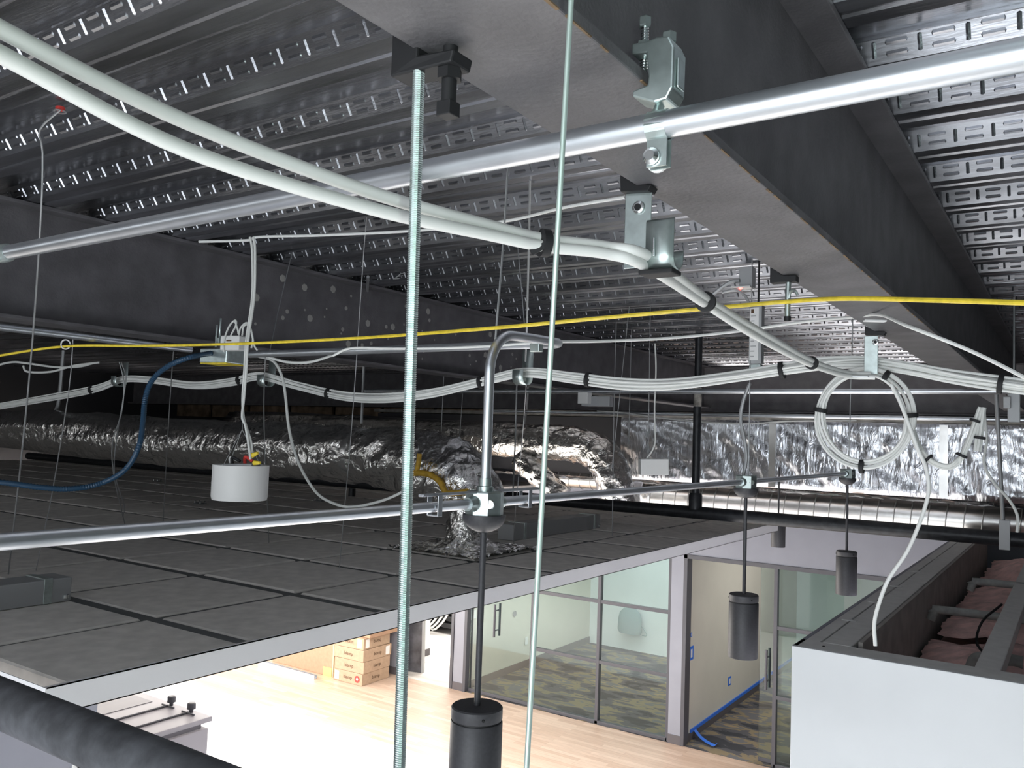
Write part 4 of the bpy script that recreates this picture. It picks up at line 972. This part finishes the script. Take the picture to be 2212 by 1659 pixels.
foil_tube('foil_duct', 'narrow foil-wrapped drop standing on the tiles behind the nearest pendant', [(-2.86, DY, -0.30), (-2.86, DY-0.01, -0.42), (-2.86, DY-0.02, -0.55), (-2.85, DY-0.02, CT+0.02)], 0.095, amp=0.012, seed=9)
# crumpled foil skirt
m = MB(); nx = 30; x0, x1, y0_, y1_ = BOOT[0]-0.36, BOOT[0]+0.24, BOOT[1]-0.30, BOOT[1]+0.30; rnd = random.Random(2); vs = []
for j in range(nx+1):
    for i in range(nx+1):
        x = x0+(x1-x0)*i/nx; y = y0_+(y1_-y0_)*j/nx; rr = math.hypot(x-BOOT[0]+0.04, y-BOOT[1])
        vs.append((x, y, CT+0.006+0.10*math.exp(-(rr/0.13)**2)+rnd.uniform(0, 0.022)))
m.add(vs, [(j*(nx+1)+i, j*(nx+1)+i+1, (j+1)*(nx+1)+i+1, (j+1)*(nx+1)+i) for j in range(nx) for i in range(nx)])
o = m.build('foil_skirt', foil); tag(o, 'crumpled foil blanket spread on one tile under the duct drop', 'foil blanket')
foil_tube('foil_duct', 'second foil-wrapped round duct in the middle bending down at its right end', [(-10.424, 8.150, 0.019), (-8.529, 8.150, 0.000), (-7.202, 8.150, -0.019), (-6.255, 8.150, -0.038), (-5.307, 8.150, -0.057), (-4.738, 8.150, -0.066), (-4.473, 8.150, -0.095), (-4.265, 8.150, -0.190), (-4.141, 8.150, -0.360), (-4.056, 8.150, -0.569), (-3.999, 8.150, -0.739)], 0.190, amp=0.018, seed=12, rings=(0.42, 0.58))
foil_tube('foil_duct', 'short slanted foil duct under the second duct', [(-5.25, 8.05, -0.27), (-5.02, 8.02, -0.40), (-4.82, 8.0, -0.53), (-4.66, 8.0, -0.66)], 0.125, amp=0.014, seed=15)
# spiral duct
seam_m = mat('duct_seam', (0.34, 0.34, 0.34), 0.45, 0.8)
def spiral_duct(label, x0, x1, y, z, R, rib=0.155):
    t = thing('spiral_duct', label, 'duct', ((x0+x1)/2, y, z-R))
    MB().cyl((x0, y, z), (x1, y, z), R, 40).build('shell', spiral, t, smooth=True)
    k = int((x1-x0)/rib); rm = MB().build  # ribs below
    base = MB().lathe((0, 0, 0), [(R-0.002, -0.007), (R+0.006, -0.003), (R+0.006, 0.003), (R-0.002, 0.007)], 36, ax=(1, 0, 0.0)).build('seam', seam_m, None, origin=(0, 0, 0), smooth=True)
    base.parent = t; base.location = Vector((x0+0.1, y, z)) - Vector(t['_o'])
    base.rotation_euler = (0, math.radians(6), 0)
    for i in range(1, k):
        o = base.copy(); col.objects.link(o); o.parent = t; o.rotation_euler = base.rotation_euler; o.location = Vector((x0+0.1+i*rib, y, z)) - Vector(t['_o'])
    MB().lathe((x0-0.02, y, z), [(R+0.004, 0), (R+0.012, 0.02), (R+0.012, 0.09), (R+0.004, 0.11)], 36, ax=(1, 0, 0)).build('collar', spiral, t, smooth=True)
    return t
spiral_duct('long bare spiral duct above the lavender wall at right', -4.25, 3.0, 9.35, -0.665, 0.185)
spiral_duct('short bare spiral duct glowing red behind the foil elbow', -5.6, -4.45, 9.45, -0.52, 0.13)
# big rectangular duct wrapped with foil-faced board
t = thing('rectangular_duct', 'large foil-faced rectangular duct across the right background', 'duct', (-1.2, 8.9, -0.44))
rnd = random.Random(5)
def crumple(m, o, a, b, na, nb, nrm, amp):
    ph = [(rnd.uniform(2, 22), rnd.uniform(2, 18), rnd.uniform(0, 6.3), rnd.uniform(.2, 1)) for _ in range(12)]; vs = []
    for j in range(nb+1):
        for i in range(na+1):
            u = i/na; v = j/nb; p = o + a*u + b*v; e = 1 if (0 < j < nb) else 0.3
            U = u*a.length; W = v*b.length
            h = sum(w_*abs(math.sin(fu*U+fv*W+p0)) for fu, fv, p0, w_ in ph)/4
            vs.append(p + nrm*(amp*h*e + rnd.uniform(-1, 1)*amp*0.12))
    m.add(vs, [(j*(na+1)+i, j*(na+1)+i+1, (j+1)*(na+1)+i+1, (j+1)*(na+1)+i) for j in range(nb) for i in range(na)])
X0 = -8.0
m = MB()
crumple(m, V(-4.25, 8.60, -0.44), V(5.75, 0, 0), V(0, 0, 0.70), 160, 22, V(0, -1, 0), 0.026)
o = m.build('front_face', foil2, t); 
for p_ in o.data.polygons: p_.use_smooth = True
m = MB(); crumple(m, V(X0, 8.60, -0.44), V(9.5, 0, 0), V(0, 0.45, -0.02), 180, 10, V(0, 0, -1), 0.03)
o = m.build('bottom_face', foil2, t)
for p_ in o.data.polygons: p_.use_smooth = True
MB().bx(X0, 1.5, 8.64, 9.05, -0.42, 0.24).build('core', darkpl, t)  # dark colour puts shade into the duct left of its foil front
MB().bx(X0, 1.5, 8.56, 9.05, 0.25, 0.29).build('top_flange', mat('dusty_top', (0.28, 0.27, 0.25), 0.8, 0.2, 0.3, 9), t)
for x in (-1.0, -2.55, 0.0):
    MB().obox((x, 8.555, -0.10), (0.07, 0.006, 0.66), (1, 0, 0), up=(0.1, 0, 1)).build('tape_band', spiral, t)

# ------------------------------------------------------------------ background conduits
pipe('conduit', 'upper bright conduit in front of the far girder at right', 'conduit', (-5.0, 5.2, 0.325), (0.9, 5.2, 0.325), 0.016, emt, n=14)
pipe('conduit', 'lower bright conduit along the top of the foil-faced duct', 'conduit', (-4.6, 6.4, 0.215), (0.9, 6.4, 0.215), 0.016, emt, n=14)
t = thing('junction_box', 'grey electrical box at the left end of the upper bright conduit', 'electrical box', P(1290, 880, Y=5.2))
c = P(1290, 867, Y=5.2); MB().bx(c.x-0.11, c.x+0.11, c.y-0.03, c.y+0.03, c.z-0.035, c.z+0.035).build('box', lightgrey, t, bevel=0.004)
c = P(1263, 860, Y=5.15); MB().bx(c.x-0.04, c.x+0.04, c.y-0.03, c.y+0.03, c.z-0.04, c.z+0.04).build('box', canw, t, bevel=0.004)
run('thin_cable', 'thin cable sagging before the foil-faced duct', [P(*q, Y=6.3) for q in ((1290, 888), (1340, 891), (1430, 903), (1520, 912), (1620, 915), (1700, 910), (1850, 908))], 0.006, jacket2)
run('flex_conduit', 'grey flexible conduit dropping to the middle pendant box', [P(*q, Y=3.62) for q in ((1620, 828), (1606, 865), (1600, 905), (1608, 950), (1612, 990), (1605, 1030))], 0.008, lightgrey, cat='conduit')
run('thin_cable', 'thin cable curling down at the right picture edge', [P(*q, Y=4.2) for q in ((2126, 890), (2131, 950), (2126, 1000), (2145, 1040), (2180, 1080), (2198, 1115), (2197, 1150))], 0.006, jacket2)
pipe('black_conduit', 'dark rod standing at the right edge over the sprinkler pipe', 'rod', P(2152, 850, Y=6.0), P(2168, 1150, Y=6.0), 0.012, lightgrey, n=10)
t = thing('pipe_hanger', 'grey hanger bracket gripping the sprinkler pipe end at right', 'hanger', P(2168, 1170, Y=5.95))
c = P(2170, 1145, Y=5.95); MB().bx(c.x-0.03, c.x+0.03, c.y-0.01, c.y+0.01, c.z-0.12, c.z+0.06).build('bracket', lightgrey, t, bevel=0.003)
for px, py, lb in ((2190, 870, 'galvanized strut bracket at the right picture edge'),):
    c = P(px, py, Y=5.0); t = thing('strut_bracket', lb, 'bracket', c)
    MB().bx(c.x-0.028, c.x+0.028, c.y, c.y+0.02, c.z-0.10, c.z+0.05).build('plate', lightgrey, t, bevel=0.003)
    MB().bx(c.x-0.045, c.x-0.012, c.y-0.03, c.y, c.z-0.03, c.z+0.03).build('channel', lightgrey, t, bevel=0.003)
    MB().cyl((c.x, c.y+0.01, c.z+0.05), (c.x, c.y+0.01, 0.80), 0.005, 8).build('rod', wire, t)
# light driver with label, and red indicator plate
a = P(1630, 727, Y=3.6)
t = thing('light_driver', 'tall grey light driver with a printed label hanging from the deck', 'driver', (a.x, 3.6, 0.33))
MB().bx(a.x-0.025, a.x+0.030, 3.60, 3.64, 0.345, 0.60).build('case', lightgrey, t, bevel=0.002)
MB().bx(a.x-0.020, a.x+0.018, 3.597, 3.60, 0.36, 0.59).build('label_sheet', papm, t)
for k in range(9): MB().bx(a.x-0.016, a.x-0.016+0.008+0.018*random.random(), 3.596, 3.5972, 0.375+k*0.022, 0.379+k*0.022).build('print_line', lightgrey, t)
MB().bx(a.x-0.016, a.x-0.004, 3.596, 3.5972, 0.565, 0.583).build('print_block', inkm, t)
MB().bx(a.x-0.022, a.x+0.028, 3.60, 3.64, 0.325, 0.343).build('foot', zinc, t, bevel=0.002)
MB().cyl((a.x+0.008, 3.62, 0.60), (a.x+0.008, 3.62, 0.80), 0.0045, 8).build('hanger', strapm, t)
c = P(1603, 622, Y=3.6)
t = thing('indicator_plate', 'white plate with a glowing red indicator under the deck', 'indicator', c)
MB().obox(c, (0.085, 0.07, 0.006), (1, 0.1, 0)).build('plate', canw, t, bevel=0.001)
MB().lathe(c-V(0.0, 0.02, 0.003), [(0.008, 0), (0.007, -0.004), (0.003, -0.007)], 12).build('lamp', led, t, smooth=True)
MB().obox(c+V(0.01, 0.04, 0.05), (0.06, 0.06, 0.09), (1, 0.1, 0)).build('bracket', lightgrey, t, bevel=0.002)
run('flex_conduit', 'short ribbed flexible conduit at the red indicator plate', [P(*q, Y=3.6) for q in ((1535, 640), (1560, 620), (1580, 608), (1598, 606))], 0.009, lightgrey, cat='conduit')
run('flex_conduit', 'thin ribbed whip from the indicator plate to the light driver', [P(*q, Y=3.58) for q in ((1560, 632), (1590, 626), (1610, 640), (1622, 665))], 0.006, lightgrey, cat='conduit')
# clamp with cable clip carrying the yellow cable
t = thing('beam_clamp', 'black beam clip with zinc hook carrying the yellow cable', 'clamp', (-0.52, 1.8, 0.28))
MB().prism([(-0.545, 1.79, 0.345), (-0.49, 1.79, 0.345), (-0.49, 1.79, 0.358), (-0.52, 1.79, 0.36), (-0.545, 1.79, 0.385)], (0, 0.024, 0)).build('clip', bronze, t, bevel=0.001)
MB().tube([(-0.508, 1.80, 0.347), (-0.509, 1.80, 0.31), (-0.509, 1.80, 0.27)], 0.006, 10).build('rod', zinc, t, smooth=True)
MB().tube([(-0.509, 1.80, 0.30), (-0.503, 1.795, 0.322), (-0.492, 1.79, 0.325), (-0.486, 1.79, 0.315)], 0.003, 8).build('hook', zinc, t, smooth=True)
MB().tube([(-0.509, 1.80, 0.272), (-0.509, 1.80, 0.262)], 0.0075, 10, smooth=0).build('tip', bronze, t, smooth=True)

# ------------------------------------------------------------------ hanger wires
def hw(label, pts, r=0.0018, m=wire, name='hanger_wire', up=False):
    if up: pts = [V(pts[0].x, pts[0].y, 0.81)] + pts
    return tag(MB().tube(pts, r, 6, smooth=3).build(name, m, smooth=True), label, 'hanger wire')
t0 = P(130, 238, Z=0.83)
hw('tie wire hanging from the red anchor at upper left', [t0, t0+V(-.06, -.02, -.05), P(92, 330, d=2.35), P(88, 470, d=2.4), P(70, 740, d=2.7), P(45, 1000, d=3.0), P(18, 1240, Z=CT)], 0.0028)
t = thing('deck_anchor', 'small red anchor screwed into the deck at upper left', 'anchor', t0)
MB().lathe(t0, [(0.012, 0.0), (0.012, 0.008), (0.008, 0.010)], 12).build('collar', redm, t, smooth=True)
MB().tube([t0+V(0.014*math.cos(a), 0.014*math.sin(a), -0.004) for a in [k*0.6 for k in range(11)]], 0.0022, 6, smooth=2).build('eye', wire, t, smooth=True)
hw('hanger wire left of the blue flex ending on the dark tiles', [P(158, 733, d=3.1), P(148, 850, d=3.2), P(112, 1069, d=3.5), P(97, 1140, d=3.6), P(78, 1232, Z=CT)], 0.0022)
hw('thin wire sloping from the deck to the electrical box', [P(631, 546, Z=0.81), P(606, 650, d=3.7), P(583, 757, d=3.3)], 0.002)
hw('thin wire passing right of the white speaker can', [P(573, 772, d=3.3), P(570, 879, d=3.5), P(573, 1004, d=3.8), P(578, 1100, d=4.2), P(581, 1172, Z=CT)], 0.0022)
hw('thin wire with a knot just right of the blue flex top', [P(375, 760, d=3.6), P(372, 795, d=3.7), P(362, 950, d=4.2), P(352, 1132, Z=CT)], 0.0025)
hw('left strand of a slack double wire left of the blue flex', [P(258, 782, d=4.0), P(268, 830, d=4.0), P(262, 895, d=4.0), P(243, 955, d=4.1), P(245, 1020, d=4.2), P(262, 1100, d=4.5), P(273, 1145, Z=CT)], 0.0028)
hw('right strand of a slack double wire left of the blue flex', [P(262, 782, d=4.02), P(272, 815, d=4.0), P(265, 870, d=4.0), P(253, 940, d=4.1), P(247, 1020, d=4.2), P(268, 1090, d=4.5), P(266, 1115, Z=CT)], 0.0028)
hw('hanger wire behind the threaded rod from a deck loop', [P(792, 470, Z=0.80), P(786, 540, d=3.3), P(760, 916, d=3.7), P(744, 1100, d=3.9), P(733, 1228, Z=CT)], 0.002)
hw('grey hanger rod passing just left of the bent conduit top', [P(1098, 350, Z=0.80), P(1086, 540, d=2.5), P(1072, 710, d=2.5), P(1060, 860, d=2.6)], 0.0034)
hw('double rod dropping from a deck clip to the middle J-hook', [P(1145, 390, Z=0.80), P(1142, 540, d=2.9), P(1138, 700, d=3.1), P(1135, 780, d=3.3)], 0.004)
hw('slanted thin wire left of the middle J-hook rod', [P(1118, 528, Z=0.80), P(1126, 620, d=3.4), P(1133, 705, d=3.2)], 0.002)
hw('long thin wire from the middle J-hook down to the tiles', [P(1138, 810, d=3.35), P(1128, 950, d=3.8), P(1112, 1120, d=4.4), P(1110, 1180, Z=CT)], 0.002)
hw('dark rod with turnbuckle behind the bent conduit', [P(1116, 845, Y=5.0), P(1113, 950, Y=5.0), P(1109, 1040, Y=5.0), P(1108, 1075, Y=5.0)], 0.006, up=True)
hw('thin wire left of the bent conduit over the foil elbow', [P(1003, 800, Y=5.4), P(996, 900, Y=5.4), P(985, 1060, Y=5.4)], 0.003)
hw('flat grey hanger strap from the deck to the left foil duct', [P(795, 598, Z=0.80), P(790, 700, Y=3.9), P(781, 915, Y=3.9)], 0.009)
hw('pale hanger strap between the bent conduit and second foil duct', [P(1140, 855, Y=8.15), P(1134, 918, Y=8.15)], 0.012, up=True)
hw('broad dim hanger strap below the ring at far left', [P(137, 757, Y=3.9), P(128, 860, Y=3.9), P(120, 890, Y=3.9)], 0.016)
for k, (x0_, x1_, yy, ya, yb2, lb) in enumerate(((1362, 1322, 4.6, 640, 1010, 'thin wire left of the far speaker can, first of three'), (1366, 1358, 5.6, 640, 960, 'thin wire left of the far speaker can, second of three'), (1405, 1400, 4.6, 660, 994, 'thin wire reaching the far speaker can'),
      (1327, 1322, 5.2, 850, 1175, 'thin wire ending on the right rear tiles'), (1842, 1833, 5.5, 700, 1010, 'thin wire holding the far pendant box'), (1620, 1617, 3.6, 820, 1035, 'thin wire holding the middle pendant box'),
      (958, 953, 4.6, 830, 935, 'short thin wire above the left foil elbow'), (1515, 1505, 7.8, 845, 880, 'short dark wire above the foil-faced duct'))):
    hw(lb, [P(x0_, ya, Y=yy), P((x0_+x1_)/2, (ya+yb2)/2, Y=yy), P(x1_, yb2, Y=yy)], 0.0026 if yy < 5 else 0.0034, up=True)
text_parent = ceil
text_mesh('chalk_letter', 'E', 0.10, P(862, 597, Z=ZD-0.028), (1, 0, 0), (0, 0.8, 0.6), canw, ceil)

# dim copper-toned insulation edge beyond the left duct
t = thing('duct_liner', 'dim tan foil-backed insulation strip far behind the left duct', 'insulation', (-10, 9.3, 0.1))
for k in range(9):
    x = -13.5+k*1.0; MB().bx(x, x+0.93, 9.3, 9.33, 0.12+0.02*random.random(), 0.40).build('batt', mat('tan_foil', (0.30, 0.22, 0.15), 0.4, 0.6, 0.4, 6), t)
for o in bpy.data.objects:
    if '_o' in o: del o['_o']
